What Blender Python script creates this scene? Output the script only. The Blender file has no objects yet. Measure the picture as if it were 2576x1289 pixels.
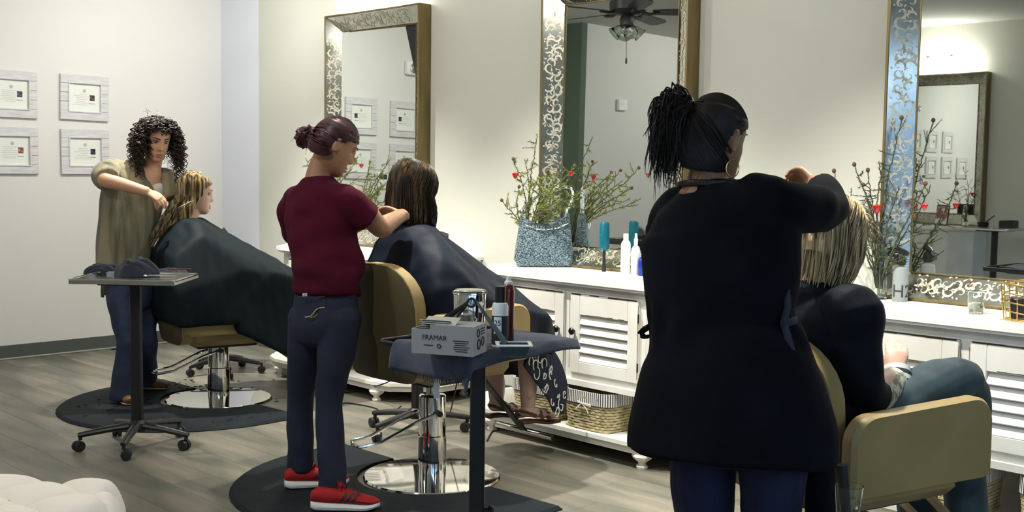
import bpy, bmesh, math, random
import numpy as np
from mathutils import Vector, Matrix, noise

sc = bpy.context.scene
COL = sc.collection
rnd = random.Random(7)

# ------------------------------------------------------------------ camera
F_PX = 2890.4
YAW, PITCH, ROLL = 0.76886568, 0.0786094725, 0.0131978649
CAM_Z = 1.45
_fw = Vector((math.sin(YAW)*math.cos(PITCH), math.cos(YAW)*math.cos(PITCH), -math.sin(PITCH)))
_rt0 = Vector((math.cos(YAW), -math.sin(YAW), 0))
_up0 = _rt0.cross(_fw)
_rt = _rt0*math.cos(ROLL) + _up0*math.sin(ROLL)
_up = _up0*math.cos(ROLL) - _rt0*math.sin(ROLL)
cd = bpy.data.cameras.new('camera')
cam = bpy.data.objects.new('camera', cd); COL.objects.link(cam)
cd.sensor_width = 36.0
cd.lens = 36.0*F_PX/2576.0
cd.clip_start = 0.05
m = Matrix.Identity(4)
for i in range(3):
    m[i][0] = _rt[i]; m[i][1] = _up[i]; m[i][2] = -_fw[i]
m[2][3] = CAM_Z
cam.matrix_world = m
sc.camera = cam

# ------------------------------------------------------------------ world, lights, exposure
w = bpy.data.worlds.new('world'); sc.world = w; w.use_nodes = True
bg = w.node_tree.nodes['Background']
bg.inputs[0].default_value = (0.50, 0.72, 1.0, 1); bg.inputs[1].default_value = 4.2
sc.view_settings.view_transform = 'Standard'
sc.view_settings.look = 'None'
sc.view_settings.gamma = 1.0
sc.view_settings.use_curve_mapping = False
sc.view_settings.exposure = -0.05

def lamp(name, kind, loc, energy, color=(1, 1, 1), target=None, **kw):
    ld = bpy.data.lights.new(name, kind); ld.energy = energy; ld.color = color
    for k, v in kw.items(): setattr(ld, k, v)
    o = bpy.data.objects.new(name, ld); COL.objects.link(o); o.location = loc
    if target is not None:
        o.rotation_euler = (Vector(target)-Vector(loc)).to_track_quat('-Z', 'Y').to_euler()
    return o
WARM = (1.0, 0.965, 0.88)
# the ceiling track spots (built as fixtures further down hang at these places)
SPOTS = [((3.25, 6.45, 2.93), (4.15, 6.3, 0.3)), ((3.25, 4.35, 2.93), (4.15, 4.2, 0.3)), ((3.25, 2.25, 2.93), (4.15, 2.1, 0.3))]
for i, (a, b) in enumerate(SPOTS):
    lamp('spot_lamp', 'SPOT', a, 430, WARM, b, spot_size=math.radians(84), spot_blend=0.9, shadow_soft_size=0.035)
# fill spots added to brighten the walls, ottoman and room; no known fixtures
FILL_SPOTS = [((2.9, 6.5, 2.93), (3.3, 8.457, 1.0), 62), ((3.9, 6.7, 2.93), (4.6, 8.457, 1.4), 80), ((2.3, 5.3, 2.93), (4.84, 5.2, 2.2), 70), ((2.3, 3.1, 2.93), (4.84, 3.0, 2.2), 70),
        ((1.0, 3.2, 2.93), (1.7, 3.3, 0.3), 110), ((.4, 4.9, 2.93), (3.2, 4.6, .9), 70), ((-.6, 6.2, 2.93), (-.3, 8.077, 1.7), 75)]
for a, b, e in FILL_SPOTS:
    lamp('fill_spot_lamp', 'SPOT', a, e, (1.0, 0.98, 0.93), b, spot_size=math.radians(140), spot_blend=0.9, shadow_soft_size=0.05)

# ------------------------------------------------------------------ mesh helpers
def V(*a): return Vector(a)
def at(px, py, D):
    "world point seen at photograph pixel (px,py) at D metres along the view axis"
    d = _rt*((px-1288)/F_PX) - _up*((py-644.5)/F_PX) + _fw
    return Vector((0, 0, CAM_Z)) + d*D
def gz(px, py, z=0.0):
    d = _rt*((px-1288)/F_PX) - _up*((py-644.5)/F_PX) + _fw
    return Vector((0, 0, CAM_Z)) + d*((z-CAM_Z)/d.z)
RT = Vector((math.cos(YAW), -math.sin(YAW), 0))
FW = Vector((math.sin(YAW), math.cos(YAW), 0))
UP = Vector((0, 0, 1))

class MB:
    def __init__(s): s.v = []; s.f = []; s.m = []
    def add(s, vs, fs, mi=0):
        n = len(s.v); s.v.extend([tuple(p) for p in vs])
        s.f.extend([tuple(i+n for i in f) for f in fs]); s.m.extend([mi]*len(fs)); return s
    def box(s, c, size, b=0.0, rot=None, mi=0):
        c = Vector(c); hx, hy, hz = size[0]/2, size[1]/2, size[2]/2
        b = min(b, hx*.95, hy*.95, hz*.95)
        vs = []; fs = []
        if b <= 0:
            for x in (-hx, hx):
                for y in (-hy, hy):
                    for z in (-hz, hz): vs.append(Vector((x, y, z)))
            fs = [(0, 1, 3, 2), (4, 6, 7, 5), (0, 4, 5, 1), (2, 3, 7, 6), (0, 2, 6, 4), (1, 5, 7, 3)]
        else:
            idx = {}
            for x in (-1, 1):
                for y in (-1, 1):
                    for z in (-1, 1):
                        for ax in range(3):
                            p = [x*(hx-b), y*(hy-b), z*(hz-b)]
                            p[ax] = (x, y, z)[ax]*(hx, hy, hz)[ax]
                            idx[(x, y, z, ax)] = len(vs); vs.append(Vector(p))
            for ax in range(3):
                o1, o2 = [i for i in range(3) if i != ax]
                for sg in (-1, 1):
                    q = []
                    for a, d in ((-1, -1), (1, -1), (1, 1), (-1, 1)):
                        k = [0, 0, 0]; k[ax] = sg; k[o1] = a; k[o2] = d
                        q.append(idx[tuple(k)+(ax,)])
                    fs.append(tuple(q))
            for ax in range(3):
                o1, o2 = [i for i in range(3) if i != ax]
                for a in (-1, 1):
                    for d in (-1, 1):
                        k1 = [0, 0, 0]; k2 = [0, 0, 0]
                        k1[ax] = -1; k2[ax] = 1
                        for k in (k1, k2): k[o1] = a; k[o2] = d
                        fs.append((idx[tuple(k1)+(o1,)], idx[tuple(k2)+(o1,)], idx[tuple(k2)+(o2,)], idx[tuple(k1)+(o2,)]))
            for x in (-1, 1):
                for y in (-1, 1):
                    for z in (-1, 1): fs.append(tuple(idx[(x, y, z, a)] for a in range(3)))
        if rot is not None: vs = [rot @ p for p in vs]
        return s.add([p+c for p in vs], fs, mi)
    def lathe(s, prof, n=20, c=(0, 0, 0), axis=None, mi=0, cap=True):
        "prof: list of (r, z)"
        c = Vector(c); q = Vector((0, 0, 1)).rotation_difference(Vector(axis)) if axis is not None else None
        vs = []; fs = []
        for r, z in prof:
            for k in range(n):
                a = 2*math.pi*k/n; p = Vector((r*math.cos(a), r*math.sin(a), z))
                if q: p = q @ p
                vs.append(p+c)
        for i in range(len(prof)-1):
            for k in range(n):
                k2 = (k+1) % n
                fs.append((i*n+k, i*n+k2, (i+1)*n+k2, (i+1)*n+k))
        if cap:
            fs.append(tuple(range(n-1, -1, -1))); fs.append(tuple((len(prof)-1)*n+k for k in range(n)))
        return s.add(vs, fs, mi)
    def cyl(s, a, b, r, r2=None, n=14, mi=0):
        a = Vector(a); b = Vector(b); L = (b-a).length
        return s.lathe([(r, 0), (r if r2 is None else r2, L)], n, a, (b-a), mi)
    def tube(s, pts, r, n=8, mi=0, closed=False, side=None, cap=True):
        "r: number, list of numbers, or list of (ra, rb) with side giving the ra direction"
        pts = [Vector(p) for p in pts]; N = len(pts)
        R = [r]*N if isinstance(r, (int, float)) else list(r)
        vs = []; fs = []; u = None
        for i, p in enumerate(pts):
            if closed: t = pts[(i+1) % N]-pts[i-1]
            else: t = pts[min(i+1, N-1)]-pts[max(i-1, 0)]
            if t.length < 1e-9: t = Vector((0, 0, 1))
            t.normalize()
            if side is not None:
                sd = side[i] if isinstance(side, (list, tuple)) and not isinstance(side, Vector) else side
                u = Vector(sd)
            elif u is None:
                u = Vector((0, 0, 1)) if abs(t.z) < .9 else Vector((1, 0, 0))
            u = (u-t*u.dot(t))
            if u.length < 1e-6: u = t.orthogonal()
            u.normalize(); v = t.cross(u)
            ra, rb = (R[i], R[i]) if isinstance(R[i], (int, float)) else R[i]
            for k in range(n):
                a = 2*math.pi*k/n
                vs.append(p+u*(ra*math.cos(a))+v*(rb*math.sin(a)))
        M = N if closed else N-1
        for i in range(M):
            j = (i+1) % N
            for k in range(n):
                k2 = (k+1) % n
                fs.append((i*n+k, i*n+k2, j*n+k2, j*n+k))
        if not closed and cap:
            fs.append(tuple(range(n-1, -1, -1))); fs.append(tuple((N-1)*n+k for k in range(n)))
        return s.add(vs, fs, mi)
    def prism(s, outline, depth, M=None, mi=0, bev=0.0):
        "outline: 2-D points in x,z; extruded along y by depth (centred)"
        n = len(outline); vs = []; fs = []
        if bev > 0:
            cx = sum(p[0] for p in outline)/n; cz = sum(p[1] for p in outline)/n
            def inset(p):
                d = Vector((p[0]-cx, p[1]-cz)); L = max(d.length, 1e-6); k = max(0, (L-bev)/L)
                return (cx+d.x*k, cz+d.y*k)
            rings = [([inset(p) for p in outline], -depth/2), (outline, -depth/2+bev), (outline, depth/2-bev), ([inset(p) for p in outline], depth/2)]
        else: rings = [(outline, -depth/2), (outline, depth/2)]
        for o, y in rings:
            for p in o: vs.append(Vector((p[0], y, p[1])))
        R = len(rings)
        for r in range(R-1):
            for k in range(n):
                k2 = (k+1) % n
                fs.append((r*n+k, r*n+k2, (r+1)*n+k2, (r+1)*n+k))
        fs.append(tuple(range(n-1, -1, -1))); fs.append(tuple((R-1)*n+k for k in range(n)))
        if M is not None: vs = [M @ p for p in vs]
        return s.add(vs, fs, mi)
    def ball(s, c, r, n=12, mi=0, rot=None):
        c = Vector(c); rr = (r, r, r) if isinstance(r, (int, float)) else r
        vs = []; fs = []; h = max(4, n//2+1)
        for i in range(1, h):
            t = math.pi*i/h
            for k in range(n):
                a = 2*math.pi*k/n
                p = Vector((rr[0]*math.sin(t)*math.cos(a), rr[1]*math.sin(t)*math.sin(a), rr[2]*math.cos(t)))
                vs.append(p)
        vs.append(Vector((0, 0, rr[2]))); vs.append(Vector((0, 0, -rr[2])))
        if rot is not None: vs = [rot @ p for p in vs]
        for i in range(h-2):
            for k in range(n):
                k2 = (k+1) % n
                fs.append((i*n+k, (i+1)*n+k, (i+1)*n+k2, i*n+k2))
        T = len(vs)-2
        for k in range(n):
            fs.append((T, k, (k+1) % n)); b = (h-2)*n
            fs.append((T+1, b+(k+1) % n, b+k))
        return s.add([p+c for p in vs], fs, mi)
    def xf(s, M): s.v = [tuple(M @ Vector(p)) for p in s.v]; return s
    def mesh(s, name, mats, smooth=True):
        me = bpy.data.meshes.new(name); me.from_pydata(s.v, [], s.f)
        for mm in (mats if isinstance(mats, (list, tuple)) else [mats]): me.materials.append(mm)
        if any(s.m): me.polygons.foreach_set('material_index', s.m)
        me.update()
        bm = bmesh.new(); bm.from_mesh(me); bmesh.ops.recalc_face_normals(bm, faces=bm.faces); bm.to_mesh(me); bm.free()
        if smooth: shade(me, 38)
        return me
    def obj(s, name, mats, parent=None, smooth=True, loc=None):
        o = bpy.data.objects.new(name, s.mesh(name, mats, smooth)); COL.objects.link(o)
        if parent is not None: o.parent = parent
        if loc is not None: o.location = loc
        return o

def shade(me, ang=38):
    n = len(me.polygons)
    if not n: return
    me.polygons.foreach_set('use_smooth', [True]*n)
    bm = bmesh.new(); bm.from_mesh(me); a = math.radians(ang)
    for e in bm.edges:
        if len(e.link_faces) == 2: e.smooth = e.calc_face_angle(0) < a
    bm.to_mesh(me); bm.free()

def tag(o, label=None, cat=None, group=None, kind=None):
    if label: o['label'] = label
    if cat: o['category'] = cat
    if group: o['group'] = group
    if kind: o['kind'] = kind
    return o
def thing(name, label, cat, loc=(0, 0, 0), rz=0.0, group=None):
    o = bpy.data.objects.new(name, None); COL.objects.link(o)
    o.location = loc; o.rotation_euler = (0, 0, rz); o.empty_display_size = .1
    return tag(o, label, cat, group)
def dup(root, loc=None, rz=None, label=None, group=None):
    r = root.copy(); COL.objects.link(r)
    if loc is not None: r.location = loc
    if rz is not None: r.rotation_euler = (0, 0, rz)
    if label: r['label'] = label
    if group: r['group'] = group
    for ch in list(root.children):
        c = ch.copy(); COL.objects.link(c); c.parent = r
        for g in list(ch.children):
            d = g.copy(); COL.objects.link(d); d.parent = c
    return r

# ------------------------------------------------------------------ materials
def nd(t, k, **kw):
    n = t.nodes.new(k)
    for a, b in kw.items(): setattr(n, a, b)
    return n
def mat(name, col, rough=.5, metal=0.0, col2=None, scale=8.0, bump=0.0, bscale=60.0, stretch=None, spec=None, coat=0.0, sheen=0.0, emit=None, trans=0.0, ior=1.45, alpha=1.0, detail=4.0, contrast=(.35, .65), rand=0.0, sss=0.0, aniso=False):
    mm = bpy.data.materials.new(name); mm.use_nodes = True; t = mm.node_tree
    b = t.nodes['Principled BSDF']; I = b.inputs
    I['Base Color'].default_value = (*col, 1); I['Roughness'].default_value = rough; I['Metallic'].default_value = metal
    if spec is not None: I['Specular IOR Level'].default_value = spec
    I['IOR'].default_value = ior
    if coat: I['Coat Weight'].default_value = coat; I['Coat Roughness'].default_value = .1
    if sheen: I['Sheen Weight'].default_value = sheen
    if trans: I['Transmission Weight'].default_value = trans
    if sss:
        I['Subsurface Weight'].default_value = sss; I['Subsurface Radius'].default_value = (.012, .005, .003); I['Subsurface Scale'].default_value = 1.0
    if emit: I['Emission Color'].default_value = (*emit[0], 1); I['Emission Strength'].default_value = emit[1]
    tc = nd(t, 'ShaderNodeTexCoord'); src = tc.outputs['Object']
    if stretch:
        mp = nd(t, 'ShaderNodeMapping'); mp.inputs['Scale'].default_value = stretch
        t.links.new(src, mp.inputs['Vector']); src = mp.outputs['Vector']
    if col2 is not None:
        nz = nd(t, 'ShaderNodeTexNoise'); nz.inputs['Scale'].default_value = scale; nz.inputs['Detail'].default_value = detail
        t.links.new(src, nz.inputs['Vector'])
        rp = nd(t, 'ShaderNodeValToRGB'); rp.color_ramp.elements[0].position = contrast[0]; rp.color_ramp.elements[1].position = contrast[1]
        rp.color_ramp.elements[0].color = (*col, 1); rp.color_ramp.elements[1].color = (*col2, 1)
        t.links.new(nz.outputs['Fac'], rp.inputs['Fac']); out = rp.outputs['Color']
        if rand:
            oi = nd(t, 'ShaderNodeObjectInfo'); hs = nd(t, 'ShaderNodeHueSaturation')
            mr = nd(t, 'ShaderNodeMapRange'); mr.inputs['To Min'].default_value = 1-rand; mr.inputs['To Max'].default_value = 1+rand
            t.links.new(oi.outputs['Random'], mr.inputs['Value']); t.links.new(mr.outputs['Result'], hs.inputs['Value'])
            t.links.new(out, hs.inputs['Color']); out = hs.outputs['Color']
        t.links.new(out, I['Base Color'])
    if bump:
        nb = nd(t, 'ShaderNodeTexNoise'); nb.inputs['Scale'].default_value = bscale; nb.inputs['Detail'].default_value = 3
        t.links.new(src, nb.inputs['Vector'])
        bp = nd(t, 'ShaderNodeBump'); bp.inputs['Strength'].default_value = bump; bp.inputs['Distance'].default_value = .004
        t.links.new(nb.outputs['Fac'], bp.inputs['Height']); t.links.new(bp.outputs['Normal'], I['Normal'])
    return mm

M = {}
M['wall_cool'] = mat('wall_cool', (.74, .76, .84), .75, bump=.15, bscale=120)
M['wall_white'] = mat('wall_white', (.74, .73, .70), .75, bump=.15, bscale=120)
M['wall_beige'] = mat('wall_beige', (.60, .60, .53), .75, bump=.15, bscale=120)
M['wall_shaded_green'] = mat('wall_shaded_green', (.10, .15, .11), .7, bump=.1, bscale=120)  # dark green stands in for shade on the wall return
M['ceiling'] = mat('ceiling', (.55, .56, .52), .85)
M['base_green'] = mat('base_green', (.085, .10, .09), .55)
M['base_lip'] = mat('base_lip', (.36, .36, .31), .5)
M['plank'] = mat('plank', (.085, .095, .075), .40, col2=(.27, .24, .19), scale=2.2, stretch=(3.6, .6, 1), bump=.12, bscale=14, rand=.2, detail=8, contrast=(.3, .72))
M['plank_gap'] = mat('plank_gap', (.06, .06, .05), .8)
M['cab'] = mat('cab_paint', (.80, .79, .74), .45, col2=(.72, .70, .62), scale=5, bump=.08, bscale=30)
M['cab_wear'] = mat('cab_wear', (.05, .04, .03), .8)
M['cab_top'] = mat('cab_top', (.88, .88, .85), .4, col2=(.80, .79, .74), scale=4, stretch=(6, 1, 6))
M['knob'] = mat('knob_bronze', (.03, .025, .02), .3, .8)
M['seagrass'] = mat('seagrass', (.52, .44, .25), .75, col2=(.25, .21, .11), scale=40, bump=.5, bscale=80, contrast=(.4, .7))
M['liner_w'] = mat('liner_white', (.75, .74, .68), .9)
M['liner_d'] = mat('liner_dark', (.05, .06, .07), .9)
M['ribbon'] = mat('ribbon', (.85, .83, .75), .8)
M['mirror'] = mat('mirror_glass', (.88, .91, .88), .012, 1.0)
M['bevel'] = mat('bevel_mirror', (.74, .75, .70), .13, 1.0, col2=(.60, .61, .55), scale=14)
M['scroll'] = mat('scroll_silver', (.66, .62, .48), .38, .75)
M['frame_gold'] = mat('frame_gold', (.25, .19, .085), .42, .7, col2=(.15, .115, .05), scale=6, stretch=(3, 3, .4))
M['chrome'] = mat('chrome', (.82, .82, .80), .06, 1.0)
M['steel'] = mat('brushed_steel', (.62, .62, .60), .22, 1.0, stretch=(60, 60, 2), bump=.05, bscale=20)
M['black_metal'] = mat('black_metal', (.012, .012, .014), .42)
M['black_plastic'] = mat('black_plastic', (.014, .014, .016), .38)
M['rubber'] = mat('mat_rubber', (.013, .017, .021), .6, bump=.25, bscale=160, col2=(.018, .023, .027), scale=6, spec=.08)
M['vinyl'] = mat('tan_vinyl', (.36, .26, .105), .42, col2=(.30, .215, .085), scale=5, bump=.12, bscale=200)
M['vinyl_dark'] = mat('olive_vinyl', (.085, .066, .028), .5, col2=(.065, .05, .022), scale=5, bump=.1, bscale=160)
M['cushion'] = mat('cream_fabric', (.84, .77, .68), .9, bump=.25, bscale=300, sheen=.2)
M['shade_glow'] = mat('lamp_shade', (1, 1, 1), .5, emit=((1.0, .98, .92), 38))
M['bulb_glow'] = mat('spot_bulb', (1, 1, 1), .5, emit=((1.0, .95, .84), 14))
M['white_plastic'] = mat('white_plastic', (.82, .83, .84), .35)
M['paper'] = mat('paper', (.80, .82, .76), .8)
M['whitewash'] = mat('whitewash_wood', (.60, .58, .60), .7, col2=(.70, .70, .70), scale=10, stretch=(1, 1, 7), bump=.2, bscale=40)
M['ink'] = mat('ink', (.46, .48, .44), .8)
M['ink_dark'] = mat('ink_dark', (.03, .03, .035), .7)
M['glass'] = mat('clear_glass', (.95, 1, .97), .02, trans=1.0, ior=1.45)
M['window_glass'] = mat('window_pane', (1, 1, 1), .0, trans=1.0, ior=1.02)
M['water'] = mat('water', (.97, 1, 1), .0, trans=1.0, ior=1.33)
M['towel'] = mat('towel_blue', (.034, .045, .078), .95, col2=(.058, .070, .108), scale=18, bump=.5, bscale=260, sheen=.15)
M['towel_dk'] = mat('towel_charcoal', (.016, .020, .033), .95, col2=(.030, .036, .055), scale=14, bump=.5, bscale=260, sheen=.15)
M['gold_wire'] = mat('gold_wire', (.60, .40, .12), .3, .9)

def obj_of(name, me, parent=None):
    o = bpy.data.objects.new(name, me); COL.objects.link(o)
    if parent is not None: o.parent = parent
    return o
def text_mesh(name, s, size, depth=.0006, shear=0.0):
    cu = bpy.data.curves.new(name, 'FONT'); cu.body = s; cu.size = size; cu.extrude = depth; cu.shear = shear
    cu.align_x = 'CENTER'; cu.align_y = 'CENTER'
    o = bpy.data.objects.new(name, cu); COL.objects.link(o)
    dg = bpy.context.evaluated_depsgraph_get()
    me = bpy.data.meshes.new_from_object(o.evaluated_get(dg))
    bpy.data.objects.remove(o); return me
def frame_M(origin, x, z):
    "matrix with local x, local z (normal) given; y completes it"
    x = Vector(x).normalized(); z = Vector(z).normalized(); y = z.cross(x)
    return Matrix(((x.x, y.x, z.x, origin[0]), (x.y, y.y, z.y, origin[1]), (x.z, y.z, z.z, origin[2]), (0, 0, 0, 1)))
# ================================================================== the room
X_R, Y_B, X_L, Y_F, Z_C = 4.84, 8.457, -2.28, -1.45, 3.0

def slab(name, c, size, m_, b=0.0):
    return tag(MB().box(c, size, b).obj(name, m_), kind='structure')
fl = slab('floor', ((X_R+X_L)/2, (Y_B+Y_F)/2, -.06), (X_R-X_L+.3, Y_B-Y_F+.3, .10), M['plank_gap'])
PW, PL = .205, 1.245
pm = None; ncol = int(math.ceil((X_R-X_L)/PW))
for i in range(ncol):
    off = (i*0.437) % 1.0
    y = Y_F-off*PL
    while y < Y_B:
        y0 = max(y, Y_F); y1 = min(y+PL, Y_B); y += PL
        if y1-y0 < .12: continue
        full = abs((y1-y0)-PL) < 1e-6
        if full:
            if pm is None: pm = MB().box((0, 0, 0), (PW-.0014, PL-.0014, .012), .0006).mesh('plank', M['plank'], False)
            me = pm
        else: me = MB().box((0, 0, 0), (PW-.0014, y1-y0-.0014, .012), .0006).mesh('plank', M['plank'], False)
        o = obj_of('plank', me, fl); o.location = (X_L+(i+.5)*PW, (y0+y1)/2, -.006)

slab('ceiling', ((X_R+X_L)/2, (Y_B+Y_F)/2, Z_C+.05), (X_R-X_L+.3, Y_B-Y_F+.3, .10), M['ceiling'])
Y_PAINT = 7.86
slab('wall_right', (X_R+.06, (Y_PAINT+Y_F)/2, Z_C/2), (.12, Y_PAINT-Y_F, Z_C), M['wall_beige'])
slab('wall_corner', (X_R+.075, (Y_B+Y_PAINT)/2, Z_C/2), (.12, Y_B-Y_PAINT, Z_C), M['wall_cool'])
slab('wall_back', ((X_R+X_L)/2, Y_B+.06, Z_C/2), (X_R-X_L+.3, .12, Z_C), M['wall_white'])
slab('wall_left', (X_L-.06, (Y_B+Y_F)/2, Z_C/2), (.12, Y_B-Y_F, Z_C), M['wall_beige'])
# wall return with its shade put into dark green, and recessed doorway far left on the back wall (seen in the middle mirror)
slab('wall_return', (.84, Y_B-.195, Z_C/2), (.08, .375, Z_C), M['wall_shaded_green'])
slab('wall_back_step', ((X_L+.80)/2, Y_B-.19, Z_C/2), (.80-X_L, .38, Z_C), M['wall_white'])
# baseboards
slab('baseboard_back', ((X_R+.88)/2, Y_B-.006, .058), (X_R-.88, .012, .09), M['base_green'])
slab('trim_2', ((X_R+.88)/2, Y_B-.012, .0065), (X_R-.88, .024, .013), M['base_lip'], .004)
slab('baseboard_right', (X_R-.006, (Y_PAINT+Y_F)/2, .052), (.012, Y_PAINT-Y_F, .104), M['base_green'])
slab('baseboard_corner', (X_R+.009, (Y_B+Y_PAINT)/2, .052), (.012, Y_B-Y_PAINT-.02, .104), M['base_green'])
slab('baseboard_left', (X_L+.006, (Y_B-.4+Y_F)/2, .052), (.012, Y_B-.4-Y_F, .104), M['base_green'])
# storefront wall behind the camera with three tall windows
WX = [(-2.1, -.35), (-.25, 1.5), (1.6, 3.35)]
slab('wall_front_low', ((X_R+X_L)/2, Y_F-.06, .15), (X_R-X_L+.3, .12, .30), M['wall_beige'])
slab('wall_front_top', ((X_R+X_L)/2, Y_F-.06, 2.80), (X_R-X_L+.3, .12, .40), M['wall_beige'])
slab('wall_front_right', ((3.35+X_R+.1)/2, Y_F-.06, 1.45), (X_R+.1-3.35, .12, 2.3), M['wall_beige'])
slab('wall_front_left', ((-2.1+X_L-.1)/2, Y_F-.06, 1.45), (-2.1-X_L+.1, .12, 2.3), M['wall_beige'])
for i in (0, 1): slab('wall_front_pier', ((WX[i][1]+WX[i+1][0])/2, Y_F-.06, 1.45), (WX[i+1][0]-WX[i][1], .12, 2.3), M['wall_beige'])
for i, (a, b) in enumerate(WX):
    wr = tag(MB().box(((a+b)/2, Y_F-.06, .325), (b-a, .08, .05)).box(((a+b)/2, Y_F-.06, 2.575), (b-a, .08, .05)).box((a+.025, Y_F-.06, 1.45), (.05, .08, 2.2)).box((b-.025, Y_F-.06, 1.45), (.05, .08, 2.2)).box(((a+b)/2, Y_F-.06, 1.9), (b-a-.1, .06, .045)).obj('window_%d' % (i+1), M['black_metal'], smooth=False), kind='structure')
    MB().box(((a+b)/2, Y_F-.06, 1.45), (b-a-.1, .006, 2.2)).obj('pane', M['window_glass'], wr, smooth=False)

for i, (a, b) in enumerate(WX):
    for fx in (.33, .66): MB().box((a+(b-a)*fx, Y_F-.06, 1.15), (.05, .06, 1.5)).obj('mullion', M['black_metal'], bpy.data.objects['window_%d' % (i+1)], smooth=False)
slab('pavement', (1.0, Y_F-8.2, -.12), (30, 16, .1), mat('pavement', (.32, .32, .31), .8, col2=(.24, .24, .24), scale=2))
t = thing('shop_building', 'pale shop building with blue awning across the street, glimpsed in the right mirror border', 'building', (-2.0, Y_F-13, -.07))
MB().box((0, 0, 2.6), (22, 3, 5.2), .02).obj('wall', mat('shop_wall', (.60, .60, .58), .8), t, smooth=False)
for k in range(7):
    MB().box((-9+3*k, 1.52, 1.3), (2.2, .06, 2.2)).obj('window', M['ink_dark'], t, smooth=False)
    if k % 2: MB().prism([(-1.3, 0), (1.3, 0), (1.3, .1), (-1.3, .1)], 1.1, Matrix.Translation((-9+3*k, 1.95, 2.6)) @ Matrix.Rotation(-.45, 4, 'X')).obj('awning', mat('awning_blue', (.02, .20, .55), .6), t, smooth=False)

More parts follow.
